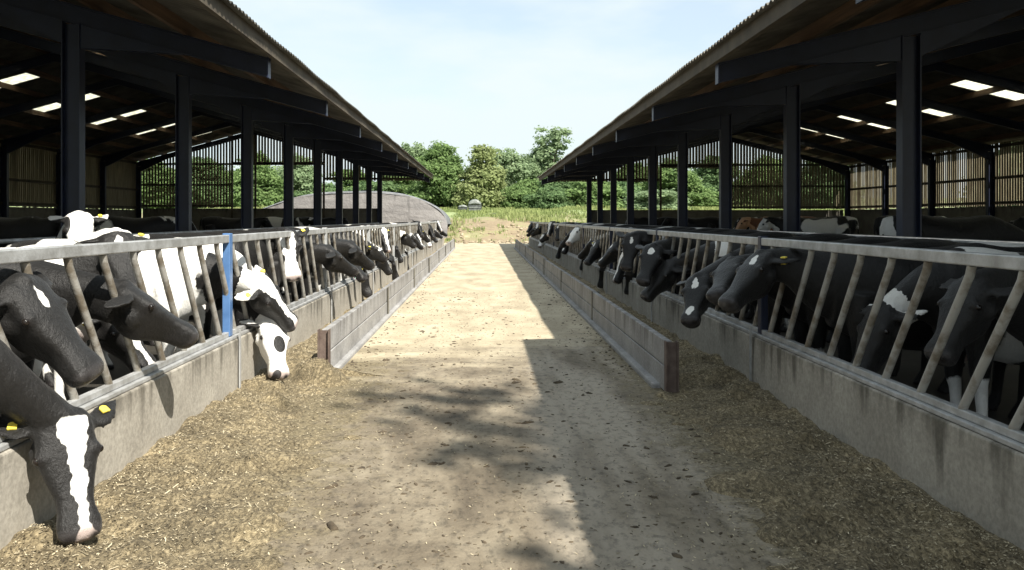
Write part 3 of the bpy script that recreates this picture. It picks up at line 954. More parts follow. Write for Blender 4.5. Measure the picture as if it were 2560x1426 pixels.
# unseen poplar added behind the camera so its thin crown dapples the near road
C, U, W, T, lob = crown(44, 19.6, 4.4, 6.5, 330, .13, 15, .25, 14)
po = tag(empty('shade_poplar', (9.6, -6.6, -.05)), 'unseen tall poplar added to cast dappled shade on the near road', 'tree')
o = bpy.data.objects.new('crown', quads('crown', C, U, W, T, M['leaf_mid'])); COL.objects.link(o); o.parent = po
trunk(19.6, 6.5, lob, .22, 4).build('trunk', M['bark'], po, True)
FAR = 'trees on the bank behind the farm'
tree('broadleaf_tree', 'round', 1100, 362, 175, 520, 96, 'leaf_mid', 'dense bright green tree behind the right end of the silage clamp', FAR)
tree('willow_tree', 'willow', 1204, 366, 140, 520, 92, 'leaf_olive', 'olive yellow tree standing right behind the wrapped bale', FAR)
tree('broadleaf_tree', 'loose', 1262, 374, 130, 520, 106, 'leaf_pale', 'pale green loose tree between the olive tree and the gap', FAR)
tree('broadleaf_tree', 'loose', 1322, 388, 110, 520, 112, 'leaf_pale', 'lower pale misty tree just left of the tallest tree', FAR)
tree('tall_tree', 'tall', 1374, 312, 138, 520, 112, 'leaf_pale', 'tallest tree, with open airy crown rising above right roof', FAR)
tree('broadleaf_tree', 'round', 1398, 420, 130, 522, 98, 'leaf_dark', 'dark green tree at foot of the tallest tree', FAR)
tree('bush', 'low', 1478, 452, 190, 524, 92, 'leaf_mid', 'broad green bush seen below the end of the right roof', FAR)
tree('bush', 'low', 1290, 468, 120, 524, 94, 'leaf_mid', 'rounded green bush right of the olive tree', FAR)
tree('bush', 'low', 1375, 470, 120, 524, 90, 'leaf_dark', 'dark low bush in front of the tall airy tree', FAR)
tree('broadleaf_tree', 'loose', 1040, 360, 100, 520, 122, 'leaf_pale', 'pale distant tree peeping over the left roof end', FAR)
tree('broadleaf_tree', 'wide', 1000, 420, 150, 520, 104, 'leaf_mid', 'green tree above the crest of the silage clamp', FAR)
tree('broadleaf_tree', 'wide', 872, 425, 170, 520, 108, 'leaf_mid', 'green tree showing between the far posts of the left barn', FAR)
tree('broadleaf_tree', 'round', 745, 392, 150, 520, 98, 'leaf_pale', 'pale green tree filling right half of left gable opening', FAR)
tree('broadleaf_tree', 'round', 640, 385, 160, 524, 90, 'leaf_mid', 'green tree filling left half of left gable opening', FAR)
tree('broadleaf_tree', 'wide', 500, 395, 190, 522, 100, 'leaf_dark', 'dark tree behind the slatted left gable near its far corner', FAR)
tree('broadleaf_tree', 'round', 380, 400, 180, 522, 96, 'leaf_mid', 'green tree behind the far left corner of left barn', FAR)
tree('broadleaf_tree', 'wide', 1592, 410, 170, 524, 102, 'leaf_mid', 'green tree behind the left part of right gable', FAR)
tree('broadleaf_tree', 'round', 1680, 400, 150, 524, 96, 'leaf_mid', 'bright tree filling the left of the right gable opening', FAR)
tree('broadleaf_tree', 'wide', 1790, 392, 180, 524, 104, 'leaf_dark', 'dark tree filling the right of the right gable opening', FAR)
tree('bush', 'low', 1640, 478, 170, 526, 84, 'leaf_pale', 'pale bush at the foot of trees in right gable opening', FAR)
tree('broadleaf_tree', 'round', 1920, 395, 190, 524, 98, 'leaf_mid', 'green tree behind the full height boards of right gable', FAR)
tree('broadleaf_tree', 'wide', 2060, 392, 200, 524, 94, 'leaf_dark', 'dark tree behind the far right corner of right barn', FAR)
for i, (X, Y, lab) in enumerate(((33, 20, 'nearest'), (36, 30, 'second'), (32, 41, 'third'), (35, 54, 'farthest'))):
    px = 1210 + X * 2150 / Y
    tree('broadleaf_tree', ('wide', 'round')[i % 2], px, 546 - 5.6 * 2150 / Y, 8.5 * 2150 / Y, 546 + 1.65 * 2150 / Y, Y, ('leaf_mid', 'leaf_dark')[i % 2], lab + ' tree of the row glimpsed through right side boards', 'trees outside the right barn wall')
for i, (X, Y, lab) in enumerate(((-33, 36, 'nearer'), (-35, 50, 'farther'))):
    px = 1210 + X * 2150 / Y
    tree('broadleaf_tree', 'wide', px, 546 - 5.4 * 2150 / Y, 9 * 2150 / Y, 546 + 1.65 * 2150 / Y, Y, 'leaf_dark', lab + ' of two trees glimpsed through the left side boards', 'trees outside the left barn wall')

for i, (px, top, w, Y, mat, lab) in enumerate(((1130, 476, 130, 99, 'leaf_dark', 'dark hedge bush filling the foot of the bright green tree'), (1182, 470, 110, 100, 'leaf_mid', 'green hedge bush just behind the wrapped bale'), (1240, 474, 110, 101, 'leaf_mid', 'green hedge bush at right foot of the olive tree'),
    (1332, 452, 130, 104, 'leaf_mid', 'taller hedge bush below the misty tree'), (1430, 462, 130, 100, 'leaf_mid', 'hedge bush between dark bush and the right barn end'), (1545, 458, 150, 95, 'leaf_dark', 'dark hedge bush behind the far right posts'),
    (1060, 470, 120, 101, 'leaf_mid', 'hedge bush above the right end of the silage clamp'), (930, 456, 150, 99, 'leaf_dark', 'dark hedge bush behind the middle of the silage clamp'), (700, 470, 150, 96, 'leaf_mid', 'hedge bush low in the left gable opening'), (800, 462, 150, 97, 'leaf_dark', 'dark hedge bush behind left half of silage clamp'),
    (1735, 470, 170, 97, 'leaf_mid', 'hedge bush low in the right gable opening'))):
    tree('bush', 'low', px, top, w, 524, Y, mat, lab, 'hedge bushes along the field edge')
# ------------------------------------------------------------------ cows
def nrm(v): return v.normalized()
def sect(c, lat, up, w, hu, hd, n, e=2.4, jaw=0.0):
    out = []
    for k in range(n):
        a = 2 * math.pi * k / n
        ca, sa = math.cos(a), math.sin(a)
        x = math.copysign(abs(ca) ** (2 / e), ca); z = math.copysign(abs(sa) ** (2 / e), sa)
        ww = w * (1 - jaw * max(0, -z))
        out.append(tuple(c + lat * (x * ww) + up * (z * (hu if z > 0 else hd))))
    return out

TRUNK = [(-1.02, 1.33, 1.10, .06), (-.97, 1.40, .98, .15), (-.86, 1.44, .86, .235), (-.68, 1.455, .74, .285), (-.48, 1.455, .66, .30), (-.25, 1.415, .585, .335),
         (0, 1.395, .54, .36), (.22, 1.40, .555, .345), (.42, 1.435, .60, .285), (.58, 1.44, .66, .235), (.74, 1.38, .74, .19)]
HEAD = [(-0.06, 0.0927, 0.01, 0.106), (-0.02, 0.1286, 0.055, 0.159), (0.04, 0.1395, 0.07, 0.1961), (0.1, 0.1417, 0.066, 0.2279), (0.17, 0.1439, 0.064, 0.2438), (0.235, 0.1275, 0.054, 0.2353), (0.3, 0.1068, 0.046, 0.1993), (0.37, 0.0872, 0.04, 0.159), (0.43, 0.0883, 0.042, 0.1378), (0.48, 0.1036, 0.05, 0.1314), (0.53, 0.1068, 0.044, 0.123), (0.56, 0.0872, 0.024, 0.0996), (0.572, 0.0545, 0.0, 0.0636)]

def cow_geom(P, Mz, u0, legs=True):
    """closed overlapping shells of a cow in its own space (x forward, feet at z=0) and the reference frames for its coat"""
    mb = MB()
    X, Yv, Z = Vector((1, 0, 0)), Vector((0, 1, 0)), Vector((0, 0, 1))
    mb.rings([sect(Vector((x, 0, (t + b) / 2 + .06)), Yv, Z, w, t - (t + b) / 2 - .06, (t + b) / 2 + .06 - b, 22, 2.35, .12) for x, t, b, w in TRUNK])
    d = nrm(Mz - P); u = nrm(u0 - d * u0.dot(d)); l = u.cross(d)
    ls = (Mz - P).length / .545
    # neck
    B = P + d * .015 - u * .055
    P0 = Vector((.56, 0, 1.10)); P1 = Vector((.86, 0, 1.13 + .10 * (B.z - 1.1)))
    back = nrm(nrm(B - P0) * .8 + d * .45 - u * .25)
    P2 = B - back * .24
    ring = []; cen = []
    for i in range(11):
        t = i / 10
        c = P0 * (1-t)**3 + P1 * 3*t*(1-t)**2 + P2 * 3*t*t*(1-t) + B * t**3
        tg = nrm((P1 - P0) * (1-t)**2 + (P2 - P1) * 2*t*(1-t) + (B - P2) * t*t)
        la = nrm(Yv.lerp(l, sstep(.15, 1, t))); la = nrm(la - tg * la.dot(tg)); uu = tg.cross(la)
        if uu.dot(Z.lerp(u, t)) < 0: uu = -uu
        k = sstep(0, .8, t)
        ring.append(sect(c, la, uu, .21 + (.105 - .21) * k, .29 + (.12 - .29) * k, .35 + (.17 - .35) * k, 18, 2.2, .2))
        cen.append((c, tg, la, uu))
    mb.rings(ring)
    # head
    mb.rings([sect(P + d * (t * ls), l, u, w, a, b, 20, 2.5, .34 if t < .4 else .15) for t, w, a, b in HEAD])
    for sg in (-1, 1):
        mb.ball(P + d * .165 * ls + l * (.121 * sg) + u * .022, .040, .038, .038, 8, 6)      # brow over the eye
        mb.ball(P + d * .515 * ls + l * (.052 * sg) + u * .008, .034, .036, .032, 8, 6)      # nostril rim
        # ear
        e0 = P + d * .03 + l * (.105 * sg) - u * .005
        ax = nrm(l * sg - u * .32 - d * .22)
        wd = nrm(u * .5 + d * .75 - ax * ax.dot(u * .5 + d * .75)); th = ax.cross(wd)
        er = []
        for t, w, h in ((-.02, .028, .026), (.03, .042, .024), (.08, .070, .019), (.13, .080, .016), (.19, .062, .015), (.24, .026, .012)):
            c = e0 + ax * t - wd * (.05 * (t / .2) ** 2)
            er.append([tuple(c + wd * (w * math.cos(q)) + th * (h * math.sin(q) + .022 * math.cos(q) ** 2 * (t > .02))) for q in [6.283 * k / 10 for k in range(10)]])
        mb.rings(er)
    for sg in (-1, 1):
        mb.ball(P + d * .12 + l * (.088 * sg) - u * .10, .065, .065, .075, 10, 7)                # jaw muscle
    mb.ball(P + u * .03 - d * .015, .06, .06, .05, 8, 6)
    # legs, udder, tail
    if legs:
        for sg in (-1, 1):
            y = .165 * sg
            mb.tube([(.50, y * .9, 1.02), (.52, y, .80), (.53, y, .62), (.535, y, .43), (.52, y, .36), (.515, y, .17), (.525, y, .10), (.545, y, .05), (.56, y, 0)], [.15, .125, .085, .060, .047, .040, .052, .055, .064], 10)
            y = .19 * sg
            mb.tube([(-.66, y * .8, 1.12), (-.62, y, .90), (-.64, y, .72), (-.75, y, .54), (-.80, y, .47), (-.775, y, .36), (-.755, y, .15), (-.735, y, .09), (-.71, y, .05), (-.69, y, 0)], [.22, .20, .14, .085, .062, .048, .042, .054, .056, .066], 10)
        mb.ball((-.42, 0, .64), .25, .17, .19, 12, 8)
        for a, b in ((-.34, .07), (-.34, -.07), (-.48, .07), (-.48, -.07)):
            mb.tube([(a, b, .52), (a, b, .41)], [.024, .017], 6)
        mb.tube([(-.93, 0, 1.385), (-1.02, 0, 1.36), (-1.075, 0, 1.22), (-1.085, .01, .9), (-1.07, .02, .62)], [.045, .042, .030, .022, .022], 8)
        mb.tube([(-1.07, .02, .70), (-1.06, .03, .55), (-1.05, .03, .38)], [.022, .045, .022], 8)
    cen_t = [(Vector((x, 0, 1.05)), X, Yv, Z) for x in np.linspace(-1.0, .5, 16)]
    frames = cen_t + cen
    return mb, frames, (P, d, u, l, ls)

def cow_mask(co, frames, head, spec, seed):
    """coat (0 dark .. 1 white), bare skin and black points for every vertex"""
    Pn, d, u, l, ls = [np.array(x) if not isinstance(x, float) else x for x in head]
    cs = np.array([f[0] for f in frames]); la = np.array([f[2] for f in frames]); up = np.array([f[3] for f in frames])
    dist = ((co[:, None, :] - cs[None]) ** 2).sum(2); k = dist.argmin(1)
    rel = co - cs[k]
    s = np.where(k < 16, k / 16.0, 1 + (k - 16) / 10.0)
    # smooth station along the trunk
    s = np.where(k < 16, np.clip((co[:, 0] + 1.0) / 1.5, 0, 1), s)
    lat = (rel * la[k]).sum(1); ver = (rel * up[k]).sum(1)
    hr = co - Pn
    t = hr @ d / ls; hl = hr @ l; hu = hr @ u
    g = np.random.default_rng(seed)
    q = np.stack([s * 1.6, lat * .9, ver * .9], 1)
    field = np.zeros(len(co))
    for i in range(9):
        kv = g.normal(size=3); kv *= (2 * math.pi / g.uniform(.75, 1.5)) / np.linalg.norm(kv)
        field += np.cos(q @ kv + g.uniform(0, 6.28)) * .45
    for i in range(6):
        kv = g.normal(size=3); kv *= (2 * math.pi / g.uniform(.25, .4)) / np.linalg.norm(kv)
        field += np.cos(q @ kv + g.uniform(0, 6.28)) * .10
    field += spec.get('bias', -.6)
    field = field + np.where((s > .98) & (s < 2.05), spec.get('neck', 0), 0)
    legs_low = np.clip((.52 - co[:, 2]) / .15, 0, 1) * (np.abs(lat) > .05) * (k < 20)
    field = field + legs_low * spec.get('legs', 1.0)
    for (s0, l0, v0, rs, rl, rv, val) in spec.get('patches', ()):
        e = ((s - s0) / rs) ** 2 + ((lat - l0) / rl) ** 2 + ((ver - v0) / rv) ** 2
        w = np.clip(1.6 * (1 - e), 0, 1)
        field = field * (1 - w) + val * w
    coat = np.clip(.5 + field * .9, 0, 1)
    # head
    hw = np.clip((t + .03) / .06, 0, 1) * (np.abs(hl) < .36) * (t < .75) * (np.linalg.norm(hr - d * .25, axis=1) < .48)
    face = spec.get('face', 'black'); off = spec.get('off', 0.0)
    fv = np.full(len(co), -1.0)
    jit = .010 * np.sin(t * 21 + seed) + .007 * np.sin(t * 47 + hl * 30 + seed * 2) + .004 * np.sin(t * 131 + hl * 60 + seed)
    x = np.abs(hl - off * (1 - t)) + jit
    if face == 'blaze':
        w = np.interp(t, [-.02, .05, .14, .30, .40, .48, .56], np.array([.078, .080, .060, .034, .026, .034, .058]) * spec.get('bw', 1))
        fv = np.where(hu > -.06, (w - x) / .02, -1)
    elif face == 'wide':
        w = np.interp(t, [-.02, .05, .16, .30, .40, .56], [.10, .10, .074, .07, .09, .11])
        fv = np.where(hu > -.10, (w - x) / .02, -1)
    elif face == 'star':
        fv = (1 - np.sqrt((x / .036) ** 2 + ((t - .09) / .055) ** 2)) * 2
        fv = np.where(hu > -.02, fv, -1)
    elif face == 'snip':
        fv = np.maximum((1 - np.sqrt((x / .028) ** 2 + ((t - .10) / .07) ** 2)) * 2, (1 - np.sqrt((x / .030) ** 2 + ((t - .44) / .06) ** 2)) * 2)
        fv = np.where(hu > -.02, fv, -1)
    elif face == 'white':
        fv = np.full(len(co), 1.0)
    for (t0, h0, rt, rh, val) in spec.get('fpatch', ()):
        e = ((t - t0) / rt) ** 2 + ((hl - h0) / rh) ** 2
        w = np.clip(1.8 * (1 - e), 0, 1); fv = fv * (1 - w) + val * w
    ear = (np.abs(hl) > .145) & (np.abs(t) < .16) & (hu > -.16)
    fv = np.where(ear, -1.0 if not spec.get('white_ears') else 1.0, fv)
    hcoat = np.clip(.5 + fv * .5, 0, 1)
    coat = coat * (1 - hw) + hcoat * hw
    skin = np.clip((t - .50) / .03, 0, 1) * hw * .9
    ud = np.exp(-(((co[:, 0] + .42) / .22) ** 2 + ((co[:, 2] - .52) / .12) ** 2) * 1.4) * (np.abs(co[:, 1]) < .15)
    skin = np.maximum(skin, np.clip(ud * 1.4, 0, 1) * (k < 16))
    coat = np.where(ud > .5, np.maximum(coat, .8), coat)
    dark = np.zeros(len(co))
    for sg in (-1, 1):
        nose = Pn + d * (.560 * ls) + l * (.058 * sg) + u * .010
        dark = np.maximum(dark, np.clip(1.7 - np.linalg.norm(co - nose, axis=1) / .022, 0, 1))
        eye = Pn + d * (.170 * ls) + l * (.143 * sg) + u * .022
        dark = np.maximum(dark, .75 * np.clip(1.8 - np.linalg.norm(co - eye, axis=1) / .022, 0, 1))
    mouth = np.clip(1.4 - np.abs(hu + .062 + .06 * np.clip((.5 - t) / .15, 0, 1)) / .007, 0, 1) * ((t > .38) & (t < .60))
    dark = np.maximum(dark, .85 * mouth * hw)
    hoof = np.clip((.075 - co[:, 2]) / .02, 0, 1) * (np.abs(hl) > -1)
    dark = np.maximum(dark, np.where(np.linalg.norm(hr, axis=1) > .7, hoof, 0))
    return np.stack([coat, skin, dark, np.ones(len(co))], 1).astype(np.float32)

BODY_CACHE = {}
PENDING = []
def cow(loc, yaw, P, Mz, u, label, group=None, vox=.02, cache=None, tags=(1, 1), mat='cow', seed=0, world=True, **spec):
    """loc = ground point under the barrel; P poll, Mz muzzle tip, u forehead normal (world space unless world=False)"""
    mw = Matrix.Translation(Vector(loc)) @ Matrix.Rotation(yaw, 4, 'Z')
    if world:
        inv = mw.inverted(); Pl = inv @ Vector(P); Ml = inv @ Vector(Mz); ul = inv.to_3x3() @ Vector(u)
    else:
        Pl, Ml, ul = Vector(P), Vector(Mz), Vector(u)
    dd = Ml - Pl
    Ml = Pl + dd.normalized() * min(max(dd.length, .505), .56)
    PENDING.append((mw, yaw, loc, Pl, Ml, ul, label, group, vox, cache, tags, mat, seed, spec))

def make_cows():
    tmp = {}
    for i, (mw, yaw, loc, Pl, Ml, ul, label, group, vox, cache, tags, mat, seed, spec) in enumerate(PENDING):
        key = cache or i
        if key in tmp: continue
        mb, frames, head = cow_geom(Pl, Ml, ul)
        me = bpy.data.meshes.new('tmp'); me.from_pydata(mb.v, [], mb.f)
        ob = bpy.data.objects.new('tmp', me); COL.objects.link(ob)
        r = ob.modifiers.new('r', 'REMESH'); r.mode = 'VOXEL'; r.voxel_size = vox; r.use_smooth_shade = True
        sm = ob.modifiers.new('s', 'SMOOTH'); sm.factor = .5; sm.iterations = max(2, int(.065 / vox))
        tmp[key] = (ob, frames, head)
    dg = bpy.context.evaluated_depsgraph_get(); dg.update()
    meshes = {}
    for key, (ob, frames, head) in tmp.items():
        me = bpy.data.meshes.new_from_object(ob.evaluated_get(dg))
        meshes[key] = me
    for i, (mw, yaw, loc, Pl, Ml, ul, label, group, vox, cache, tags, mat, seed, spec) in enumerate(PENDING):
        key = cache or i
        me = meshes[key].copy(); me.name = 'cow'
        _, frames, head = tmp[key]
        co = np.empty(len(me.vertices) * 3, np.float32); me.vertices.foreach_get('co', co); co = co.reshape(-1, 3)
        mk = cow_mask(co.astype(float), frames, head, spec, seed + 1)
        at = me.attributes.new('cow_mask', 'FLOAT_COLOR', 'POINT'); at.data.foreach_set('color', mk.ravel())
        me.materials.clear(); me.materials.append(M[mat])
        o = bpy.data.objects.new('cow', me); COL.objects.link(o)
        o.matrix_world = mw
        tag(o, label, 'cow', group)
        P, d, u, l, ls = head
        for sg in (-1, 1):
            c = P + d * (.170 * ls) + l * (.144 * sg) + u * .022
            MB().ball(c, .0195, .0195, .0195, 10, 7).build('eye', M['eye'], o, True)
            if tags[0 if sg < 0 else 1]:
                ax = nrm(l * sg - u * .32 - d * .22); wd = nrm(u * .5 + d * .75 - ax * ax.dot(u * .5 + d * .75)); th = ax.cross(wd)
                c = P + d * .03 + l * (.105 * sg) - u * .005 + ax * .115 + th * (.045 if th.dot(u * .2 + d) > 0 else -.045)
                c = P + d * .03 + l * (.105 * sg) - u * .005 + ax * .12 + th * .026
                n2 = th
                pts = []
                m2 = MB()
                a_, b_ = ax * .021, wd * .027
                dn = -wd * .02
                for q in (-.004, .004):
                    for sx, sy in ((-1, -.7), (1, -.7), (1, .6), (.45, 1.0), (-.45, 1.0), (-1, .6)):
                        m2.v.append(tuple(c + dn + a_ * sx - b_ * sy + n2 * q))
                m2.f += [(0,1,2,3,4,5), (11,10,9,8,7,6)] + [(k, k+6, (k+1) % 6 + 6, (k+1) % 6) for k in range(6)]
                m3 = MB(); m3.v = [tuple(Vector(v) - n2 * .052) for v in m2.v]; m3.f = list(m2.f)
                m2.v += m3.v; m2.f += [tuple(k + 12 for k in f) for f in m3.f]
                m2.build('ear_tag', M['tag'], o)
    for ob, _, _ in tmp.values():
        me = ob.data; bpy.data.objects.remove(ob); bpy.data.meshes.remove(me)

LG, RG = 'cows feeding at the left barrier', 'cows feeding at the right barrier'
V3 = Vector
# ---- left row, near cows one by one
cow((-3.28, 3.62, 0), R(20), (-2.10, 4.28, .64), (-1.93, 4.12, .13), (.62, -.74, .25),
    'black cow with white blaze, head hung lowest over left wall, nose in feed', LG, .016, face='blaze', bw=.88, bias=-2.5, off=.03, seed=3, tags=(1, 1))
cow((-3.62, 4.85, 0), R(-12), (-2.33, 4.32, 1.30), (-1.97, 4.36, .84), (.70, -.25, .52),
    'black cow in profile above the blaze-faced feeding cow, nose at first bar', LG, .016, face='snip', bias=1.7, neck=-4.2, seed=5, tags=(0, 0), fpatch=((.42, 0, .12, .25, -1),), patches=((.98, 0, 0, .12, .5, .6, -1.5),))
cow((-3.66, 5.62, 0), R(3), (-2.34, 5.58, 1.175), (-1.96, 5.82, .86), (.40, .10, .9),
    'black cow in profile stretching its muzzle between bars near the bright blue post', LG, .016, face='black', bias=1.5, neck=-4.2, seed=8, tags=(0, 0))
cow((-4.12, 7.18, 0), R(-10), (-3.02, 7.05, 1.50), (-2.78, 6.77, 1.04), (.5, -.72, .5),
    'white cow with black head and white star standing back behind left top rail', LG, .018, face='star', bias=1.7, neck=.6, seed=12, tags=(0, 1))
cow((-3.50, 8.22, 0), R(2), (-2.17, 8.32, 1.02), (-1.86, 8.54, .56), (.62, -.42, .62),
    'white bodied cow with black cheeks, wide white blaze and yellow tag, beside blue post', LG, .016, face='blaze', bw=1.2, bias=1.2, neck=.8, seed=21, tags=(1, 1), patches=((.62, 0, .05, .5, .6, .7, 1.5), (1.05, 0, .1, .25, .6, .5, 1.5), (1.55, 0, -.05, .3, .5, .5, -1.6)))
cow((-3.40, 9.08, 0), R(-6), (-2.10, 8.52, .60), (-1.95, 8.22, .13), (.62, -.70, .35),
    'white faced cow with black cheek spot, nose down in feed at left board end', LG, .016, face='white', bias=-.2, neck=.8, seed=30, tags=(0, 0), fpatch=((.24, .02, .10, .075, -1), (.55, -.04, .05, .05, -1)))
cow((-4.92, 10.30, 0), R(-72), (-4.36, 9.25, 1.66), (-4.22, 9.00, 1.19), (.35, -.85, .42),
    'white faced cow with one pink ear, head raised highest behind the left row', None, .018, face='white', bias=1.2, seed=41, tags=(0, 1), fpatch=((.10, -.13, .14, .06, -1),))
cow((-3.62, 10.75, 0), R(-14), (-2.40, 10.42, 1.46), (-2.28, 10.28, .93), (.30, -.93, .2),
    'black cow facing the road with broad white blaze and two yellow tags', LG, .016, face='wide', bias=-1.6, neck=-1, seed=44, tags=(1, 1))
cow((-3.45, 11.85, 0), R(8), (-2.22, 12.25, 1.20), (-1.78, 12.62, .80), (.40, .0, .9),
    'black cow with long outstretched neck reaching over left wall toward the boards', LG, .016, face='black', bias=-2.3, seed=47, tags=(0, 0))
cow((-3.45, 13.35, 0), R(6), (-2.15, 13.85, 1.22), (-1.75, 14.25, .78), (.45, -.05, .85),
    'black cow whose head pokes out just beyond the outstretched black neck', LG, .018, face='star', bias=-2.1, seed=52, tags=(0, 0))

cow((-4.02, 6.32, 0), R(-2), (-2.80, 6.40, .98), (-2.52, 6.50, .50), (.75, -.25, .5),
    'white patched cow with lowered dark head kept behind the bars near blue post', LG, .02, face='blaze', bias=1.9, neck=.2, seed=16, tags=(1, 0))
cow((-5.55, 7.6, 0), R(82), (-5.4, 8.85, 1.38), (-5.30, 9.15, .92), (.2, .72, .6),
    'black and white cow standing crosswise behind the near left row', None, .026, face='blaze', bias=.2, seed=18, tags=(0, 0))

# ---- right row, near cows one by one
cow((4.40, 5.72, 0), R(176), (3.12, 5.50, 1.22), (2.84, 5.40, .78), (-.75, -.25, .5),
    'black cow at the right edge, head held back behind the bars', RG, .018, face='black', bias=-2.4, seed=60, tags=(0, 0))
cow((4.15, 6.47, 0), R(182), (2.98, 6.42, .96), (2.72, 6.32, .46), (-.75, -.2, .5),
    'black cow with white shoulder saddle, head lowered inside the near right bars', RG, .02, face='snip', bias=-1.8, seed=61, tags=(0, 0), patches=((.6, -.1, -.35, .25, .4, .2, 1.4), (.95, 0, .42, .17, .4, .28, 1.7)))
cow((5.55, 6.9, 0), R(84), (5.7, 8.1, 1.34), (5.76, 8.4, .88), (.1, .72, .6),
    'black cow standing crosswise behind the near right row', None, .026, face='black', bias=-1.7, seed=62, tags=(0, 0))
cow((5.5, 4.55, 0), R(95), (5.4, 5.78, 1.30), (5.36, 6.06, .84), (0, .72, .6),
    'black and white cow standing crosswise at right edge behind the bars', None, .026, face='blaze', bias=-.9, seed=64, tags=(0, 0))
cow((3.64, 7.22, 0), R(178), (2.36, 7.30, 1.31), (1.97, 7.08, .92), (-.62, -.20, .75),
    'big black cow with white star, head over right wall nearest the dark post', RG, .016, face='star', off=.03, bias=-2.4, seed=63, tags=(1, 1), patches=((.22, -.05, .42, .22, .30, .2, 1.6), (.55, .25, .42, .05, .1, .12, 1.0)))
cow((3.62, 8.22, 0), R(186), (2.32, 8.02, 1.22), (1.85, 7.30, .79), (-.55, -.25, .75),
    'all black cow with bare muzzle nearest the boards, behind the starred cow', RG, .016, face='black', bias=-2.5, seed=66, tags=(0, 0))
cow((3.55, 9.15, 0), R(182), (2.24, 8.95, 1.01), (1.96, 8.42, .42), (-.60, -.70, .5),
    'black cow with white strip down its face, nose dipping behind right board end', RG, .016, face='snip', bias=-2.2, seed=70, tags=(0, 0), patches=((.9, 0, .4, .15, .3, .3, 1.2),))
cow((3.85, 11.3, 0), R(172), (2.50, 11.62, 1.02), (2.12, 11.55, .55), (-.7, -.35, .5),
    'black cow with large white shoulder patch, fourth along the right wall', RG, .016, face='black', bias=-2.0, seed=74, tags=(0, 0), patches=((1.15, -.05, .16, .2, .5, .22, 1.6),))
cow((3.62, 12.55, 0), R(188), (2.32, 11.75, 1.24), (2.10, 11.45, .76), (-.45, -.85, .35),
    'black cow with small white star facing the road, beside the white shouldered cow', RG, .018, face='star', bias=-2.0, seed=77, tags=(0, 0))
cow((3.62, 13.75, 0), R(184), (2.36, 13.60, 1.36), (2.22, 13.42, .86), (-.35, -.92, .25),
    'black cow with white star held high, facing the road past the small starred cow', RG, .018, face='star', bias=-1.6, seed=80, tags=(0, 0))

# ---- the far part of both rows
POSE = {  # poll, muzzle and forehead normal in the cow's own space
    'low':  ((1.30, .06, .74), (1.46, .12, .24), (.85, .25, .4)),
    'mid':  ((1.28, .0, 1.16), (1.66, .12, .80), (.55, .15, .8)),
    'half': ((1.28, -.03, 1.02), (1.56, -.16, .56), (.75, -.25, .6)),
    'high': ((1.22, -.10, 1.42), (1.42, -.34, .94), (.72, -.55, .4))}
HEADW = {'low': 'head down', 'mid': 'neck out', 'half': 'head lowered', 'high': 'head up'}
FACEW = {'black': 'dark face', 'star': 'white star', 'blaze': 'white blaze', 'snip': 'white nose strip', 'white': 'all white face', 'wide': 'broad white blaze'}
POSTW = ['first', 'second', 'third', 'fourth', 'fifth', 'sixth', 'seventh', 'eighth', 'ninth', 'tenth']
used = set()
def row(side, items):
    for i, (Y, pose, face, bias, dyaw, seed) in enumerate(items):
        s = -1 if side == 'left' else 1
        xw = XL - .10 if s < 0 else XR + .10
        bx = xw + s * (1.22 if pose != 'high' else 1.16)
        yaw = R(dyaw) if s < 0 else R(180 - dyaw)
        P, Mz, u = POSE[pose]
        if s < 0: bias += .55
        m = 1 if s < 0 else -1
        rv = random.Random(seed * 13 + (s > 0))
        jx, jz, jy = rv.uniform(-.06, .05), rv.uniform(-.10, .08), rv.uniform(-.10, .10)
        P, Mz, u = [V3(a) for a in (P, Mz, u)]
        P += V3((jx, jy * .5, jz)); Mz += V3((jx + rv.uniform(-.10, .06), jy + rv.uniform(-.12, .12), jz + rv.uniform(-.08, .08))); u += V3((0, rv.uniform(-.3, .3), rv.uniform(-.15, .25)))
        P, Mz, u = [V3((a[0], a[1] * m, a[2])) for a in (P, Mz, u)]
        body = 'black' if bias < -1.2 else ('black and white' if bias < .2 else 'mostly white')
        k = int((Y - (7.88 if s < 0 else 8.05)) / BAY)
        lab = f'{body} cow, {FACEW[face]}, {HEADW[pose]}, past {POSTW[k]} upright post of {side} barrier'
        assert lab not in used, lab
        used.add(lab)
        cow((bx, Y, 0), yaw, P, Mz, u, lab, LG if s < 0 else RG, .026, None, (1, 1) if seed % 3 else (0, 0), 'cow', seed * 7 + 100, False, face=face, bias=bias)
row('left', [(14.75, 'half', 'black', -2, 14, 1), (15.9, 'low', 'star', -1.6, 8, 2), (17.1, 'mid', 'black', -1.9, 10, 31), (18.6, 'half', 'snip', -1.4, 6, 4),
    (19.8, 'high', 'blaze', -.6, 0, 5), (21.0, 'low', 'black', -1.5, 9, 6), (22.6, 'half', 'black', -1.8, 12, 7), (24.1, 'mid', 'blaze', -1.3, 4, 8), (25.4, 'low', 'blaze', -.4, 10, 9),
    (27.4, 'mid', 'snip', .6, -6, 10), (28.9, 'half', 'blaze', -1.7, 5, 11), (30.3, 'high', 'star', -1.6, 8, 12), (32.2, 'mid', 'star', -1.9, 3, 13), (33.9, 'half', 'white', -.2, 0, 14),
    (36.2, 'high', 'black', -1.8, 6, 15), (38.1, 'half', 'star', -.8, 0, 16), (40.4, 'mid', 'blaze', -1.4, 0, 17), (42.8, 'high', 'blaze', -1.6, 0, 18), (45.2, 'mid', 'black', -.5, 4, 19)])
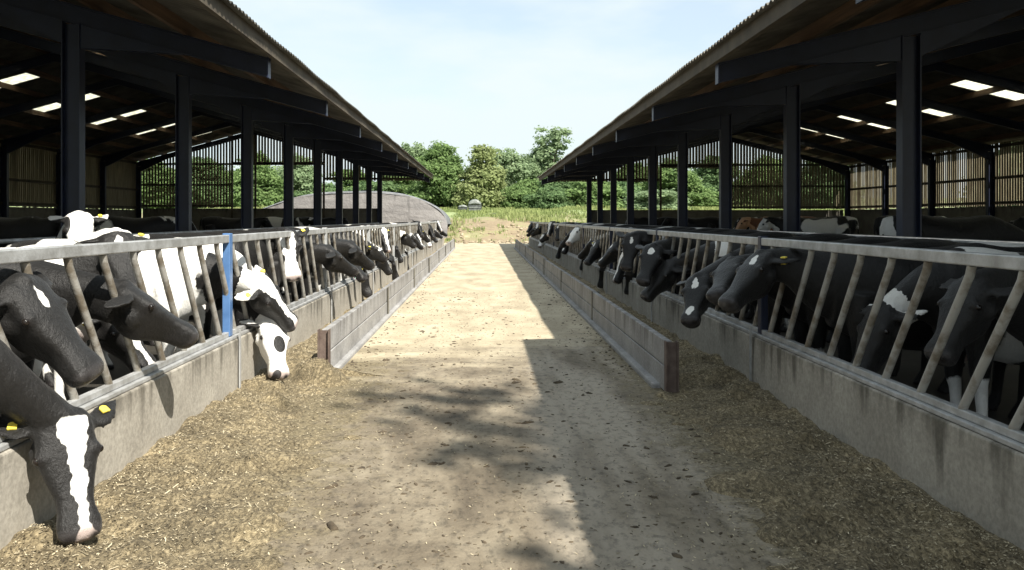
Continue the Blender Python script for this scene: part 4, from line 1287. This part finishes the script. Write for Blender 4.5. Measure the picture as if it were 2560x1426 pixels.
row('right', [(14.9, 'low', 'black', -1.8, 8, 20), (15.9, 'half', 'blaze', -1.4, 4, 21), (17.0, 'mid', 'snip', -1.2, -6, 22), (18.1, 'low', 'blaze', -.6, 10, 23), (19.3, 'half', 'star', -1.6, 6, 24),
    (20.6, 'mid', 'blaze', -.3, 0, 25), (21.9, 'low', 'star', -1.7, 8, 26), (23.4, 'high', 'white', -.6, 8, 27), (25.0, 'mid', 'black', -1.9, 4, 28), (26.6, 'half', 'snip', -1.3, 0, 29),
    (28.3, 'low', 'black', -.4, 6, 30), (30.1, 'high', 'star', -1.6, 0, 31), (32.4, 'high', 'blaze', -1.4, 6, 32), (34.4, 'mid', 'blaze', -1.5, 0, 33), (36.6, 'half', 'white', .5, 0, 34),
    (38.8, 'mid', 'star', -1.7, 4, 35), (41.2, 'high', 'blaze', -.7, 0, 36), (43.6, 'mid', 'snip', -1.5, 0, 37), (46.0, 'high', 'black', -1.2, 4, 38)])

# ---- cows standing further in, among the cubicles
INP = {'level': ((1.22, .05, 1.34), (1.52, .12, .92), (.72, .1, .65)), 'down': ((1.34, .0, .92), (1.52, .05, .42), (.9, .1, .4))}
def inner(x, y, yaw, pose, lab, group, z=.262, **kw):
    P, Mz, u = INP[pose]
    cow((x, y, z), R(yaw), P, Mz, u, lab, group, .026, ('in', pose), kw.pop('tags', (0, 0)), kw.pop('mat', 'cow'), kw.pop('seed'), False, **kw)
IG = 'cows standing deep inside the barns'
inner(7.55, 13.9, -8, 'down', 'cow with white and black patched rump turned to the road, inside right barn', IG, seed=301, face='black', bias=-2.0, patches=((-.02, 0, .1, .20, .6, .55, 1.6), (.10, -.1, .25, .07, .5, .2, -1.5)))
inner(9.2, 26.4, 175, 'level', 'red and tan cow inside the right barn, near its second post gap', IG, mat='brown_cow', seed=305, face='white', bias=.3)
inner(9.4, 18.6, 12, 'level', 'dark cow with white flank marks inside right barn behind the patched rump', IG, seed=309, face='blaze', bias=-.9)
inner(8.6, 22.4, 170, 'level', 'black cow facing the road inside right barn before the red cow', IG, seed=311, face='white', bias=-.8)
inner(10.5, 31.5, 190, 'level', 'black and white cow inside right barn just past the red cow', IG, seed=313, face='snip', bias=-.2)
inner(9.0, 36.5, 160, 'level', 'black cow inside right barn level with the gable opening', IG, seed=317, face='black', bias=-1.6)
inner(8.3, 42.0, 182, 'level', 'black cow farthest inside the right barn, seen between far posts', IG, seed=319, face='star', bias=-1.6)
inner(11.6, 17.2, 200, 'level', 'shadowed black cow at the right edge inside right barn', IG, seed=321, face='black', bias=-1.8)
inner(-9.6, 17.4, -10, 'level', 'black cow in gloom at far left edge inside left barn', IG, seed=331, face='black', bias=-1.8)
inner(-8.6, 21.2, 15, 'level', 'dark cow with white face marking inside left barn, left of second post', IG, seed=333, face='wide', bias=-1.2)
inner(-10.2, 25.6, 185, 'level', 'black cow with white hip inside left barn, beside the second post', IG, seed=335, face='star', bias=-.8)
inner(-9.0, 30.6, 5, 'level', 'black cow inside left barn under the slatted gable', IG, seed=337, face='black', bias=-1.5)
inner(-8.4, 36.4, -12, 'level', 'black and white cow inside left barn before the gable opening', IG, seed=339, face='blaze', bias=-.4)
inner(-8.2, 43.0, 8, 'level', 'dark cow deepest inside left barn, by the far posts', IG, seed=341, face='black', bias=-1.5)
make_cows()
